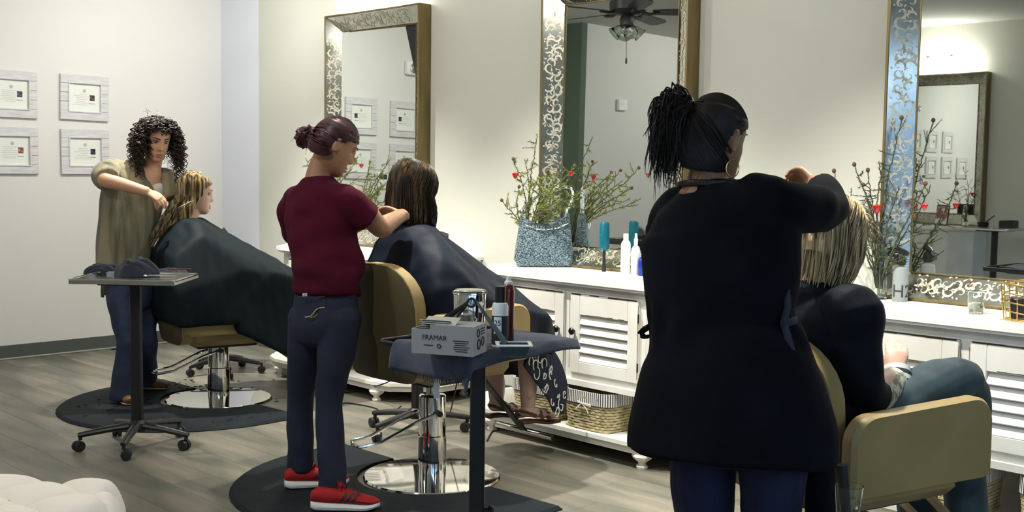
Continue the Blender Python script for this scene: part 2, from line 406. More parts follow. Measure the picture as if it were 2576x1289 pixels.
# ================================================================== styling cabinets
CAB_H = .881
def cabinet_mesh_parts(root, louver_n=7, wear=True, seed=0):
    """local frame: x = depth out of the wall (front at -x), y along wall, origin on floor at the wall centre"""
    r = random.Random(seed)
    xf = -.60
    def cant(g, back=0.0):    # plan outline, g = setback from the counter edge
        return [(back, -.84+g), (back, .84-g), (-.33+g*.6, .84-g), (-.555+g, .64-g*.55), (xf+g, .52-g*.3), (xf+g, -.52+g*.3), (-.555+g, -.64+g*.55), (-.33+g*.6, -.84+g)]
    def plan(o, z0, z1, mb, mi=0):
        n = len(o); vs = [(p[0], p[1], z0) for p in o]+[(p[0], p[1], z1) for p in o]
        fs = [tuple(range(n-1, -1, -1)), tuple(range(n, 2*n))]+[(k, (k+1) % n, n+(k+1) % n, n+k) for k in range(n)]
        mb.add(vs, fs, mi)
    b = MB()
    plan(cant(0), CAB_H-.020, CAB_H, b); plan(cant(.012), CAB_H-.034, CAB_H-.020, b)
    b.obj('counter_top', M['cab_top'], root, smooth=False)
    b = MB(); G = .045; X0 = xf+G; oc = cant(G)
    plan(cant(G+.006), .366, .380, b); plan(cant(G+.006), CAB_H-.060, CAB_H-.034, b)
    b.box((-.008, 0, .62), (.012, 1.56, .50))
    for (p, q) in ((oc[1], oc[2]), (oc[2], oc[3]), (oc[3], oc[4]), (oc[5], oc[6]), (oc[6], oc[7]), (oc[7], oc[0])):
        p0 = Vector(p); p1 = Vector(q); d = p1-p0; c_ = (p0+p1)/2; nn = Vector((d.y, -d.x)).normalized()
        if nn.dot(c_-Vector((-.2, 0))) < 0: nn = -nn
        c_ -= nn*.008
        b.box((c_.x, c_.y, .61), (d.length, .016, .49), 0, Matrix.Rotation(math.atan2(d.y, d.x), 3, 'Z'))
    yD = .505
    b.box((X0+.009, 0, .8265), (.018, 2*yD, .041)); b.box((X0+.009, 0, .3835), (.018, 2*yD, .033))
    for y in (-yD+.016, 0, yD-.016): b.box((X0+.009, y, .603), (.018, .040, .406))
    plan(cant(G-.022), .338, .366, b)
    b.obj('carcass', M['cab'], root, smooth=False)
    b = MB(); plan(cant(-.022), .072, .108, b); plan(cant(-.04), .108, .128, b)
    b.obj('bottom_shelf', M['cab'], root, smooth=False)
    # door leaves with louvres
    y0 = .022; y1 = .470; z0 = .402; z1 = .804; dw = y1-y0; st = .066
    lm = None
    for s in (-1, 1):
        yc = s*(y0+y1)/2
        d = MB(); xd = X0-.004
        for yy in (yc-dw/2+st/2, yc+dw/2-st/2): d.box((xd, yy, (z0+z1)/2), (.022, st, z1-z0), .003)
        d.box((xd, yc, z1-.052), (.0218, dw-2*st, .104), .003); d.box((xd, yc, z0+.03), (.0218, dw-2*st, .06), .003)
        door = d.obj('door', M['cab'], root, smooth=False)
        nL = 5; zA = z0+.06; zB = z1-.104; ph = (zB-zA)/nL
        if lm is None:
            lm = MB().box((0, 0, 0), (.009, dw-2*st+.004, ph*1.18), .002, Matrix.Rotation(math.radians(24), 3, 'Y')).mesh('louvre', M['cab'], False)
        for k in range(nL):
            o = obj_of('louvre', lm, door); o.location = (xd+.004, yc, zA+(k+.5)*ph)
        kb = MB().lathe([(.006, 0), (.006, .012), (.017, .018), (.019, .026), (.012, .033), (.0, .034)], 12, (xd-.011, s*(y0+st*.5), .615), (-1, 0, 0)).obj('knob', M['knob'], door)
        for zz in (.48, .72): MB().cyl((xd-.012, s*(y1+.003), zz-.022), (xd-.012, s*(y1+.003), zz+.022), .004, n=6).obj('hinge', M['knob'], door)
        if wear:
            wr = MB()
            def chip(ya, yb, z, th):
                n = 7
                for k in range(n):
                    t0 = ya+(yb-ya)*k/n; t1 = ya+(yb-ya)*(k+1)/n
                    if r.random() < .12: continue
                    hgt = th*r.uniform(.45, 1.3)
                    wr.box((xd-.0114, (t0+t1)/2, z+r.uniform(-.001, .001)), (.001, abs(t1-t0)*1.02, hgt))
            chip(yc-dw/2+.01, yc+dw/2-.01, z1+.0005, .006)
            chip(yc-dw*.3, yc+dw*.26, z1-.100, .003)
            wr.box((xd-.0114, yc+dw/2+.001, (z0+z1)/2), (.001, .002, (z1-z0)*.9)); wr.box((xd-.0114, yc-dw/2-.001, (z0+z1)/2), (.001, .002, (z1-z0)*.9))
            tag(wr.obj('worn_edge', M['cab_wear'], door, smooth=False), kind='stuff')
    # turned feet and turned corner posts
    fp = [(.026, 0), (.030, .012), (.019, .022), (.021, .032), (.046, .050), (.052, .062), (.046, .074)]
    pp = [(.030, .128), (.030, .145), (.018, .155), (.024, .20), (.026, .25), (.018, .305), (.030, .318), (.030, .338)]
    for x, yy in ((xf+.012, .53), (-.06, .74)):
        for s in (-1, 1):
            MB().lathe(fp, 6 if x < -.3 else 10, (x, s*yy, .0)).obj('foot', M['cab'], root, smooth=False)
            MB().lathe(pp, 12, (x+.06 if x < -.3 else x, s*yy, 0)).obj('post', M['cab'], root)

CABY = [6.10, 4.0, 1.92]; MIRY = [6.305, 4.158, 2.018]
cabs = []
cl = ['white distressed louvred cabinet at the far left, behind the stylist in maroon', 'white distressed louvred cabinet in the middle, carrying the snakeskin handbag', 'white distressed louvred cabinet at the right edge, carrying the gold wire basket']
for i, y in enumerate(CABY):
    root = thing('styling_cabinet', cl[i], 'cabinet', (X_R-.004, y, 0), 0, 'white styling cabinets along the mirror wall')
    cabinet_mesh_parts(root, seed=i); cabs.append(root)

# ================================================================== big bevelled mirrors
MW, MZ0, MZ1 = 1.05, CAB_H+.002, 2.482
def scroll_mesh(L, wdt, seed):
    "damask scrolls as thin raised foil, in the x (length) / y (width) plane"
    r = random.Random(seed); mb = MB()
    def ribbon(pts, w0, w1):
        n = len(pts); vs = []; fs = []
        for i, p in enumerate(pts):
            t = Vector(pts[min(i+1, n-1)])-Vector(pts[max(i-1, 0)]); t = t.normalized() if t.length > 1e-9 else Vector((1, 0))
            k = i/(n-1); ww = (w0*(1-k)+w1*k)*(math.sin(math.pi*min(1, k*1.25+.12))*.75+.25)
            nn = Vector((-t.y, t.x))*ww
            vs += [(p[0]+nn.x, p[1]+nn.y, .0012), (p[0]-nn.x, p[1]-nn.y, .0012)]
        for i in range(n-1): fs.append((2*i, 2*i+1, 2*i+3, 2*i+2))
        mb.add(vs, fs)
    x = .03
    while x < L-.03:
        s = r.choice((-1, 1))
        for q in range(2):
            cx = x+r.uniform(-.01, .02); cy = s*wdt*.18*(1 if q == 0 else -1)
            R0 = r.uniform(.022, .034); a0 = r.uniform(0, 6.28); dr = r.choice((-1, 1))
            pts = [(cx+R0*(1-.75*t)*math.cos(a0+dr*t*5.2), cy+R0*(1-.75*t)*math.sin(a0+dr*t*5.2)) for t in [k/11 for k in range(12)]]
            pts = [(max(.004, min(L-.004, a)), max(-wdt/2+.004, min(wdt/2-.004, b))) for a, b in pts]
            ribbon(pts, .0065, .0045)
            for l in range(3):
                aa = a0+dr*(l*1.3)+1.2; lx = cx+R0*math.cos(aa); ly = cy+R0*math.sin(aa)
                ln = r.uniform(.014, .026); cv = r.uniform(-1.4, 1.4)
                pp = [(lx+ln*t*math.cos(aa+cv*t), ly+ln*t*math.sin(aa+cv*t)) for t in (0, .25, .5, .75, 1)]
                pp = [(max(.004, min(L-.004, a)), max(-wdt/2+.004, min(wdt/2-.004, b))) for a, b in pp]
                ribbon(pp, .0055, .002)
        x += .045
    return mb
def make_mirror(y, label, yaw, tilt, front_bar=True, seed=0, facing=-1, xw=X_R, z0=MZ0, z1=MZ1, wdt=MW):
    """facing -1: hangs on the right wall looking -x; +1: on the left wall"""
    root = thing('wall_mirror', label, 'mirror', (xw, y, z0), 0 if facing < 0 else math.pi)
    H = z1-z0; W2 = wdt/2; bw = .118; xo = -.104; xi = -.022
    # gilt outer frame: four box rails
    f = MB()
    th = .014
    for s in (-1, 1): f.box((xo/2-.002, s*(W2-th/2), H/2), (-xo, th, H), .003)
    f.box((xo/2-.002, 0, th/2), (-xo, wdt-2*th, th), .003); f.box((xo/2-.002, 0, H-th/2), (-xo, wdt-2*th, th), .003)
    f.obj('frame', M['frame_gold'], root)
    MB().box((-.008, 0, H/2), (.010, wdt-.03, H-.03)).obj('backing', M['black_metal'], root, smooth=False)
    # bevelled mirror borders with scroll foil
    a = W2-th; b_ = W2-bw
    ring_o = [(xo+.004, -a, th), (xo+.004, a, th), (xo+.004, a, H-th), (xo+.004, -a, H-th)]
    ring_i = [(xi, -b_, bw), (xi, b_, bw), (xi, b_, H-bw), (xi, -b_, H-bw)]
    for k in range(4):
        k2 = (k+1) % 4
        q = [Vector(ring_o[k]), Vector(ring_o[k2]), Vector(ring_i[k2]), Vector(ring_i[k])]
        n = (q[1]-q[0]).cross(q[3]-q[0]).normalized()
        if n.x > 0: n = -n
        vs = [p for p in q]+[p-n*.005 for p in q]
        bd = MB().add(vs, [(0, 1, 2, 3), (7, 6, 5, 4), (0, 4, 5, 1), (1, 5, 6, 2), (2, 6, 7, 3), (3, 7, 4, 0)]).obj('mirror_border', M['bevel'], root, smooth=False)
        ex = (q[1]-q[0]).normalized(); ey = n.cross(ex)
        Lm = (q[1]-q[0]).length; mid = (q[0]+q[1]+q[2]+q[3])/4
        sw = ((q[3]+q[2])/2-(q[0]+q[1])/2).length*.9; Li = Lm-.16
        sm = scroll_mesh(Li, sw, seed*10+k)
        sm.xf(frame_M(mid-ex*Li/2+n*.0004, ex, n))
        sm.obj('scroll_pattern', M['scroll'], bd, smooth=False)
    g = MB().box((0, 0, 0), (.004, 2*b_+.004, H-2*bw+.004)).obj('mirror_glass', M['mirror'], root, smooth=False)
    g.location = (xi-.004, 0, H/2); g.rotation_euler = (0, tilt, yaw)
    bd = MB(); e = .004
    for s in (-1, 1): bd.box((xi-.004, s*b_, H/2), (.010, .005, H-2*bw))
    for z in (bw, H-bw): bd.box((xi-.004, 0, z), (.010, 2*b_, .005))
    bd.obj('inner_bead', M['frame_gold'], root, smooth=False)
    return root
make_mirror(6.305, 'tall damask-bordered mirror behind the stylist in maroon', .030, .010, seed=1)
make_mirror(4.158, 'tall damask-bordered mirror in the middle, reflecting a ceiling fan', 0.0, .010, seed=2)
make_mirror(2.018, 'tall damask-bordered mirror at the right edge of the photo reflecting another station', 0.0, 0.0, seed=3)
Y_OP = 5.72
make_mirror(Y_OP, 'tall mirror on the opposite wall, seen inside the right mirror', 0.0, 0.0, seed=4, facing=1, xw=X_L)

# bath-bar lamps above the mirrors
def bar_lamp(loc, rz, label):
    r = thing('vanity_light', label, 'wall lamp', loc, rz, 'bar lamps above the mirrors')
    MB().box((-.010, 0, .0), (.020, .62, .05), .004).obj('back_plate', M['chrome'], r)
    MB().box((-.095, 0, -.02), (.075, .66, .105), .012).obj('shade', M['shade_glow'], r)
    for s in (-1, 1):
        o = MB().tube([(-.02, s*.13, .01), (-.06, s*.13, .05), (-.095, s*.13, .06), (-.10, s*.13, .034)], .008, 8).ball((-.095, s*.13, .062), .018, 10).obj('arm', M['frame_gold'], r)
    return r
for i, y in enumerate(MIRY):
    bar_lamp((X_R-.001, y, 2.60), 0, ['glowing bar lamp above the mirror behind the stylist in maroon', 'glowing bar lamp above the middle mirror', 'glowing bar lamp above the right mirror'][i])
bar_lamp((X_L+.001, Y_OP, 2.60), math.pi, 'glowing bar lamp with two gilt arms on the opposite wall, seen in the right mirror')
# ================================================================== styling chairs
def panel(mb, W, z0, z1, T, rt=.1, rb=.03, nu=14, nv=14, puff=0.012, bend=0.0, lean=0.0, mi_f=0, mi_b=0, mi_e=0):
    """upright cushion panel: width along y, height along z, thickness along x (front +x)"""
    zs = []
    def half(z):
        w_ = W/2
        if z > z1-rt: d = z-(z1-rt); w_ -= rt-math.sqrt(max(0, rt*rt-d*d))
        if z < z0+rb: d = (z0+rb)-z; w_ -= rb-math.sqrt(max(0, rb*rb-d*d))
        return w_
    for i in range(nv+1):
        t = i/nv; t = .5-.5*math.cos(math.pi*t)
        zs.append(z0+(z1-z0)*t)
    vs = []; fs = []; ms = []
    def P(u, z, side):
        y = u*half(z); x = side*T/2
        k = (1-abs(u)**6)*(1-abs(2*(z-z0)/(z1-z0)-1)**6)
        x += side*puff*k
        x += bend*(y*y) + lean*(z-z0)
        return (x, y, z)
    for side in (1, -1):
        for z in zs:
            for j in range(nu+1): vs.append(P(-1+2*j/nu, z, side))
    n = nu+1; off = (nv+1)*n
    for i in range(nv):
        for j in range(nu):
            a = i*n+j
            fs.append((a, a+1, a+n+1, a+n)); ms.append(mi_f)
            a += off; fs.append((a, a+n, a+n+1, a+1)); ms.append(mi_b)
    for i in range(nv):
        for j in (0, nu):
            a = i*n+j; fs.append((a, a+n, a+n+off, a+off)); ms.append(mi_e)
    for j in range(nu):
        for i in (0, nv):
            a = i*n+j; fs.append((a, a+1, a+1+off, a+off)); ms.append(mi_e)
    k = len(mb.v); mb.v.extend(vs); mb.f.extend([tuple(q+k for q in f) for f in fs]); mb.m.extend(ms)
    return mb
def make_chair(label, loc, rz, pump_dir=-2.2, seat_up=0.0, grp='tan salon chairs', strut=('vinyl', .10)):
    t = thing('salon_chair', label, 'chair', (loc[0], loc[1], 0), rz, grp)
    MB().lathe([(.0, .000), (.312, .0), (.318, .006), (.312, .014), (.20, .024), (.085, .030), (.0, .031)], 48).obj('base_plate', M['chrome'], t)
    c = MB().lathe([(.066, .028), (.066, .20), (.062, .205), (.062, .385), (.056, .39), (.03, .392), (.03, .40+seat_up)], 32).obj('column', M['chrome'], t)
    # foot pump: chrome loop
    d = Vector((math.cos(pump_dir), math.sin(pump_dir), 0)); sd = Vector((-d.y, d.x, 0))
    pts = [sd*.075+UP*.315, sd*.075+d*.10+UP*.285, sd*.070+d*.27+UP*.205, sd*.062+d*.37+UP*.19, d*.385+UP*.19, -sd*.062+d*.37+UP*.19, -sd*.070+d*.27+UP*.205, -sd*.075+d*.10+UP*.285, -sd*.075+UP*.315]
    MB().tube(pts, .008, 8).obj('foot_pump', M['chrome'], t)
    MB().cyl(-sd*.095+UP*.315, sd*.095+UP*.315, .014).obj('pump_hub', M['black_metal'], t)
    su = seat_up
    MB().box((0, 0, .408+su), (.36, .36, .02), .004).obj('seat_plate', M['black_metal'], t)
    sb = MB().box((.02, 0, .470+su), (.52, .50, .105), .035); sb.obj('seat', M['vinyl'], t)
    b = MB(); panel(b, .48, .43+su, .945+su, .060, .19, .06, 16, 18, .014, .55, -.06, 0, 1, 0)
    b.xf(Matrix.Translation((-.285, 0, 0))); b.obj('backrest', [M['vinyl'], M['vinyl_dark']], t)
    e = MB(); pts = []
    for s_, k in ((-1, 1), (1, -1)):
        rng = [i/10 for i in range(11)]
        for q in (rng if s_ < 0 else rng[::-1]):
            z = .47+su+q*(.285); pts.append(Vector((-.300+.55*.0625-.06*(z-.42-su)-.012, s_*.241, z)))
        if s_ < 0:
            for a in range(1, 12):
                an = math.pi-math.pi*a/12; y = .06*math.cos(an)/abs(math.cos(an)) if False else 0
                yy = -.06*(1 if a < 6 else -1) if False else None
                th = math.pi*a/12; cy = -.051 if a < 6 else (.051 if a > 6 else 0)
                yv = cy-.19*math.cos(th); zv = .755+su+.19*math.sin(th)
                pts.append(Vector((-.300+.55*yv*yv-.06*(zv-.42-su)-.012, yv, zv)))
    e.tube(pts, .0055, 6); tag(e.obj('piping', M['vinyl'], t))
    for s in (-1, 1):
        a = MB(); ol = []
        x0, x1, z0, z1, r = -.30, .31, .495+su, .755+su, .085
        for k in range(9): q = math.pi/2*k/8; ol.append((x1-r+r*math.cos(q), z1-r+r*math.sin(q)))
        for k in range(9): q = math.pi/2+math.pi/2*k/8; ol.append((x0+r+r*math.cos(q), z1-r-.015+r*math.sin(q)))
        for k in range(4): q = math.pi+math.pi/2*k/3; ol.append((x0+.03+.03*math.cos(q), z0+.03+.03*math.sin(q)))
        for k in range(4): q = 1.5*math.pi+math.pi/2*k/3; ol.append((x1-.03+.03*math.cos(q), z0+.03+.03*math.sin(q)))
        a.prism(ol, .062, Matrix.Translation((0, s*.305, 0)), 0, .014)
        a.obj('armrest', M['vinyl_dark' if False else 'vinyl'], t)
    # flat strut footrest
    for s in ((-1, 1) if strut[1] else (1,)):
        p0 = Vector((.24, s*strut[1], .43+su)); p1 = Vector((.60, s*strut[1], .13))
        dd = p1-p0; ang = math.atan2(-dd.z, dd.x)
        MB().box((p0+p1)/2, (dd.length, .05, .012), .003, Matrix.Rotation(ang, 3, 'Y')).obj('footrest_strut', M[strut[0]], t)
    MB().cyl((.60, -.20, .125), (.60, .20, .125), .013).obj('footrest_bar', M['chrome'], t)
    return t
CH = [((3.54, 6.22), -.21), ((3.39, 4.02), 0.0), ((3.33, 1.89), -.245)]
make_chair('tan salon chair at the left, under the blonde customer in a cape', CH[0][0], CH[0][1], 3.0, -.05)
make_chair('tan salon chair with its olive back turned to the stylist in maroon', CH[1][0], CH[1][1], 2.82, .07, strut=('black_metal', 0))
make_chair('tan salon chair nearest the camera, its wide armrest beside the stylist in black', CH[2][0], CH[2][1], 3.0, .0)

# ------------------------------------------------------------------ anti-fatigue mats
def make_mat(c, label, rz=0.0):
    ol = []
    for k in range(25):
        a = math.pi/2+math.pi*k/24
        ol.append((-.16+.79*math.cos(a), .76*math.sin(a)))
    ol += [(.06, -.76)]
    for k in range(17):
        a = -math.pi/2-math.pi*k/16
        ol.append((.0+.345*math.cos(a)+(.06 if k in (0, 16) else 0), .345*math.sin(a)))
    ol += [(.06, .76)]
    mb = MB(); n = len(ol); cx, cy = -.5, 0
    def ins(p, d): v = Vector((p[0]-cx, p[1]-cy)); L = v.length; return (cx+v.x*(L-d)/L, cy+v.y*(L-d)/L)
    vs = [(p[0], p[1], 0) for p in ol]+[(p[0], p[1], .004) for p in ol]+[ins(p, .018)+(.017,) for p in ol]
    fs = [(r*n+k, r*n+(k+1) % n, (r+1)*n+(k+1) % n, (r+1)*n+k) for r in range(2) for k in range(n)]
    mb.add(vs, fs+[tuple(range(2*n, 3*n))])
    o = mb.obj('floor_mat', M['rubber'], None, smooth=False); bmx = bmesh.new(); bmx.from_mesh(o.data); bmesh.ops.triangulate(bmx, faces=[f for f in bmx.faces if len(f.verts) > 4]); bmx.to_mesh(o.data); bmx.free()
    o.location = (c[0], c[1], .0005); o.rotation_euler = (0, 0, rz)
    return tag(o, label, 'mat', 'black anti-fatigue mats')
make_mat(CH[0][0], 'black rounded rubber floor mat under the curly haired stylist', .05)
make_mat(CH[1][0], 'black rounded rubber floor mat under the red sneakers', .03)
make_mat(CH[2][0], 'black rubber floor mat under the chair nearest the camera', -.1)
# hair clippings on the left mat and floor
mb = MB(); r = random.Random(3)
for k in range(150):
    if k < 95:
        a = r.uniform(0, 6.28); q = r.uniform(.36, .85); x = CH[0][0][0]+q*math.cos(a)*1.0; y = CH[0][0][1]+q*math.sin(a)*.8
        if x > 3.5 and r.random() < .4: continue
    else: x = r.uniform(3.25, 3.75); y = r.uniform(6.55, 6.95)
    z = .0185 if (x < 3.55 and (x-3.38)**2/.62+(y-6.22)**2/.58 < 1) else .001
    s = r.uniform(.006, .020); a0 = r.uniform(0, 3.14)
    pts = [(x+s*(i-1.5)*.7*math.cos(a0+i*.3), y+s*(i-1.5)*.7*math.sin(a0+i*.3), z+.002) for i in range(4)]
    mb.tube(pts, [(.003, .0015), (.0055, .002), (.005, .002), (.001, .001)], 4, side=Vector((-math.sin(a0), math.cos(a0), 0)))
tag(mb.obj('hair_clippings', mat('clippings', (.012, .009, .007), .9)), 'dark hair clippings scattered on the left mat and floor', 'hair', kind='stuff')

# ------------------------------------------------------------------ rolling trolleys
def make_trolley(label, c, tray_z, rz, trayrz, tray=(.52, .40), base0=0.0, tray_mat='steel', grp='rolling salon trolleys'):
    t = thing('rolling_trolley', label, 'trolley', (c[0], c[1], 0), 0, grp)
    MB().box((0, 0, (.10+tray_z-.03)/2), (.05, .05, tray_z-.03-.10), .005, Matrix.Rotation(rz, 3, 'Z')).obj('post', M['black_metal'], t)
    MB().lathe([(.045, .085), (.05, .095), (.05, .125), (.034, .14)], 16).obj('hub', M['black_plastic'], t)
    for k in range(5):
        a = base0+2*math.pi*k/5; d = Vector((math.cos(a), math.sin(a), 0)); sd = Vector((-d.y, d.x, 0))
        lg = MB().tube([d*.03+UP*.112, d*.15+UP*.100, d*.27+UP*.082, d*.285+UP*.080], [(.026, .020), (.022, .017), (.017, .014), (.013, .011)], 10, side=sd).obj('leg', M['black_plastic'], t)
        cs = MB(); p = d*.272
        cs.cyl(p+UP*.055, p+UP*.085, .010, n=8)
        ca = a+1.1*k; w_ = Vector((math.cos(ca), math.sin(ca), 0))
        cs.lathe([(.012, -.024), (.025, -.022), (.027, -.014), (.027, -.004), (.020, -.002), (.020, .002), (.027, .004), (.027, .014), (.025, .022), (.012, .024)], 14, p+UP*.0275+w_.cross(UP)*.012, w_)
        cs.obj('caster', M['black_plastic'], lg)
    tx, ty = tray
    R3 = Matrix.Rotation(trayrz, 3, 'Z')
    MB().box((0, 0, tray_z-.022), (.30, .24, .012), .003, R3).obj('tray_bracket', M['black_metal'], t)
    tr = MB(); zt = tray_z
    tr.box((0, 0, zt-.012), (tx-.02, ty-.02, .004), 0, R3)
    for s in (-1, 1):
        tr.box(R3 @ Vector((0, s*(ty/2-.008), zt-.004)), (tx-.01, .004, .022), .001, R3); tr.box(R3 @ Vector((s*(tx/2-.008), 0, zt-.004)), (.004, ty-.01, .022), .001, R3)
    tr.obj('tray', M[tray_mat], t)
    rm = MB(); c4 = [R3 @ Vector((sx*(tx/2-.002-a), sy*(ty/2-.002-b), zt+.006)) for sx, sy, a, b in ((-1, -1, .02, 0), (1, -1, .02, 0), (1, -1, 0, .02), (1, 1, 0, .02), (1, 1, .02, 0), (-1, 1, .02, 0), (-1, 1, 0, .02), (-1, -1, 0, .02))]
    rm.tube(c4, .005, 8, closed=True, side=UP); rm.obj('tray_rim', M['chrome' if tray_mat == 'steel' else tray_mat], t)
    return t
T1 = at(345, 1000, 5.82); T1Z = .862
make_trolley('black rolling trolley at the left with a steel tray of towels', (T1.x, T1.y), T1Z, -.77, -.80, (.53, .40), .25)
T2 = at(1202, 1000, 3.80); T2Z = .868
make_trolley('black rolling trolley in front, its tray holding the foil box and steel tumbler', (T2.x, T2.y), T2Z, -.77, .03, (.50, .44), .2, 'black_metal')
MB().cyl(T2+RT*.025+UP*(.305-T2.z), T2+RT*.04+UP*(.305-T2.z), .008).lathe([(.012, 0), (.017, .006), (.017, .014), (.010, .02)], 8, Vector((T2.x, T2.y, .305))+RT*.038, RT).obj('height_knob', M['black_plastic'], [o for o in COL.objects if o.name.startswith('rolling_trolley')][-1]).matrix_parent_inverse = Matrix.Translation((-T2.x, -T2.y, 0))
T3 = at(1050, 1000, 6.20); T3Z = 1.00
t3 = make_trolley('black rolling trolley behind the brunette customer', (T3.x, T3.y), T3Z, .0, .0, (.30, .26), .65, 'black_metal')
TO = Vector((X_L+.72, 4.78, 0))
make_trolley('black rolling trolley by the opposite station, seen in the right mirror', (TO.x, TO.y), .90, 0, .1, (.40, .46), .2, 'steel')

# ------------------------------------------------------------------ tufted pouf, lower left
def make_pouf(c, W, H, label):
    t = thing('tufted_ottoman', label, 'ottoman', (c.x, c.y, 0), math.pi/2-YAW)
    N = 100; mb = MB(); vs = []; fs = []
    sp = .25
    hx = W
    def hgt(x, y):
        # diamond tufting: buttons on a staggered lattice
        j = round(y/(sp*.62)); best = 9
        for jj in (j-1, j, j+1):
            o = (jj % 2)*.5; i = round(x/sp-o)
            for ii in (i-1, i, i+1):
                dx = x-(ii+o)*sp; dy = y-jj*sp*.62
                best = min(best, math.hypot(dx, dy))
        # seams between neighbouring buttons
        u = x/sp; v_ = y/(sp*1.24)
        a = (u+v_) % 1.0; b = (u-v_) % 1.0
        sa = min(a, 1-a); sb = min(b, 1-b)
        puffy = (1-(1-min(1, sa*2.0))**2.6)*(1-(1-min(1, sb*2.0))**2.6)
        return .050*puffy**.42-.010
    for i in range(N+1):
        for j in range(N+1):
            u = -1+2*i/N; v_ = -1+2*j/N
            # square to squircle
            x = u*math.sqrt(1-.28*v_*v_)*W/2*1.0; y = v_*math.sqrt(1-.28*u*u)*W/2*1.0
            e = max(abs(u), abs(v_)); drop = 0
            z = H+hgt(x, y)
            if e > .80: z -= .10*((e-.80)/.20)**2.2
            vs.append((x, y, z))
    n = N+1
    for i in range(N):
        for j in range(N): a = i*n+j; fs.append((a, a+n, a+n+1, a+1))
    rim = [i*n for i in range(n)]+[N*n+j for j in range(1, n)]+[i*n+N for i in range(N-1, -1, -1)]+[j for j in range(N-1, 0, -1)]
    k0 = len(vs)
    L = len(rim)
    for zz, sc_ in ((H-.14, 1.012), (H-.26, 1.01), (.07, .985)):
        for q in rim: p = vs[q]; vs.append((p[0]*sc_, p[1]*sc_, zz))
    for k in range(L):
        k2 = (k+1) % L
        fs.append((rim[k], rim[k2], k0+k2, k0+k))
        for rr in (0, 1): fs.append((k0+rr*L+k, k0+rr*L+k2, k0+(rr+1)*L+k2, k0+(rr+1)*L+k))
    fs.append(tuple(k0+2*L+k for k in range(L)))
    mb.add(vs, fs); mb.obj('cushion', M['cushion'], t)
    for sx in (-1, 1):
        for sy in (-1, 1): MB().lathe([(.018, 0), (.026, .075)], 12, (sx*W*.36, sy*W*.36, 0)).obj('leg', M['black_metal'], t)
pc = at(-125, 1350, 3.35)
make_pouf(pc, .90, .395, 'cream tufted ottoman in the lower left corner of the photo')

# ------------------------------------------------------------------ framed certificates on the back wall
def make_cert(x, z, label, k, roll=0.0, yw=Y_B):
    t = thing('framed_certificate', label, 'certificate', (x, yw-.001, z), 0, 'framed certificates on the white wall')
    t.rotation_euler = (0, roll, 0)
    W, H, b = .368, .334, .066
    MB().box((0, -.004, 0), (W-.01, .006, H-.01)).obj('backing', M['whitewash'], t, smooth=False)
    for s in (-1, 1): MB().box((0, -.013, s*(H/2-b/2)), (W, .020, b), .002).obj('rail', M['whitewash'], t, smooth=False)
    hh = (H-2*b)
    for s in (-1, 1):
        for q in range(3): MB().box((s*(W/2-b/2), -.0125, -hh/2+hh*(q+.5)/3), (b, .019, hh/3-.0022), .0015).obj('slat', M['whitewash'], t, smooth=False)
    fr = MB(); w2, h2 = W/2-b+.006, H/2-b+.006
    for s in (-1, 1): fr.box((s*w2, -.018, 0), (.010, .022, 2*h2+.010), .002); fr.box((0, -.018, s*h2), (2*w2-.010, .022, .010), .002)
    fr.obj('inner_frame', M['whitewash'], t, smooth=False)
    # paper sheet inside the inner frame
    MB().box((0, -.0085, 0), (2*w2-.008, .002, 2*h2-.008)).obj('certificate_sheet', M['paper'], t, smooth=False)
    pr = MB(); rr = random.Random(k)
    pr.lathe([(.013, 0), (.0, .0002)], 16, (0, -.0097, .052), (0, -1, 0), cap=False)
    for q in range(7):
        ww = rr.uniform(.05, .14); pr.box((-.01+rr.uniform(-.02, .01), -.0098, .026-q*.013), (ww, .0004, .0022))
    pr.obj('print', M['ink'], t, smooth=False)
    pc_ = [(.03, .03, .035), (.04, .025, .02), (.22, .07, .04), (.012, .014, .02)][k % 4]
    ph = MB().box((.060, -.0099, .002), (.038, .0006, .042)).obj('photo', mat('photo_print', pc_, .4, col2=tuple(min(1, c*6+.05) for c in pc_), scale=60, contrast=(.5, .75)), t, smooth=False)
    MB().box((.058, -.0098, -.040), (.045, .0004, .003)).obj('signature', M['ink_dark'], t, smooth=False)
    return t
cx = [2.095, 2.635, 3.170, 3.705, 4.245]
make_cert(cx[2], 1.913, 'whitewashed framed certificate cut by the left edge, upper row', 0, .012)
make_cert(cx[3], 1.912, 'whitewashed framed certificate above and left of the curly hair, upper row', 1, .020)
make_cert(cx[2], 1.510, 'whitewashed framed certificate with a red photo cut by the left edge, lower row', 2, .0)
make_cert(cx[3], 1.510, 'whitewashed framed certificate just left of the curly hair, lower row', 3, -.004)
make_cert(cx[4], 1.505, 'whitewashed framed certificate hidden behind the curly hair, lower row', 1, -.01)
make_cert(cx[1], 1.912, 'upper whitewashed framed certificate seen only in the mirrors, right of the mirror pair', 3)
make_cert(cx[1], 1.510, 'lower whitewashed framed certificate seen only in the mirrors, right of the mirror pair', 0)
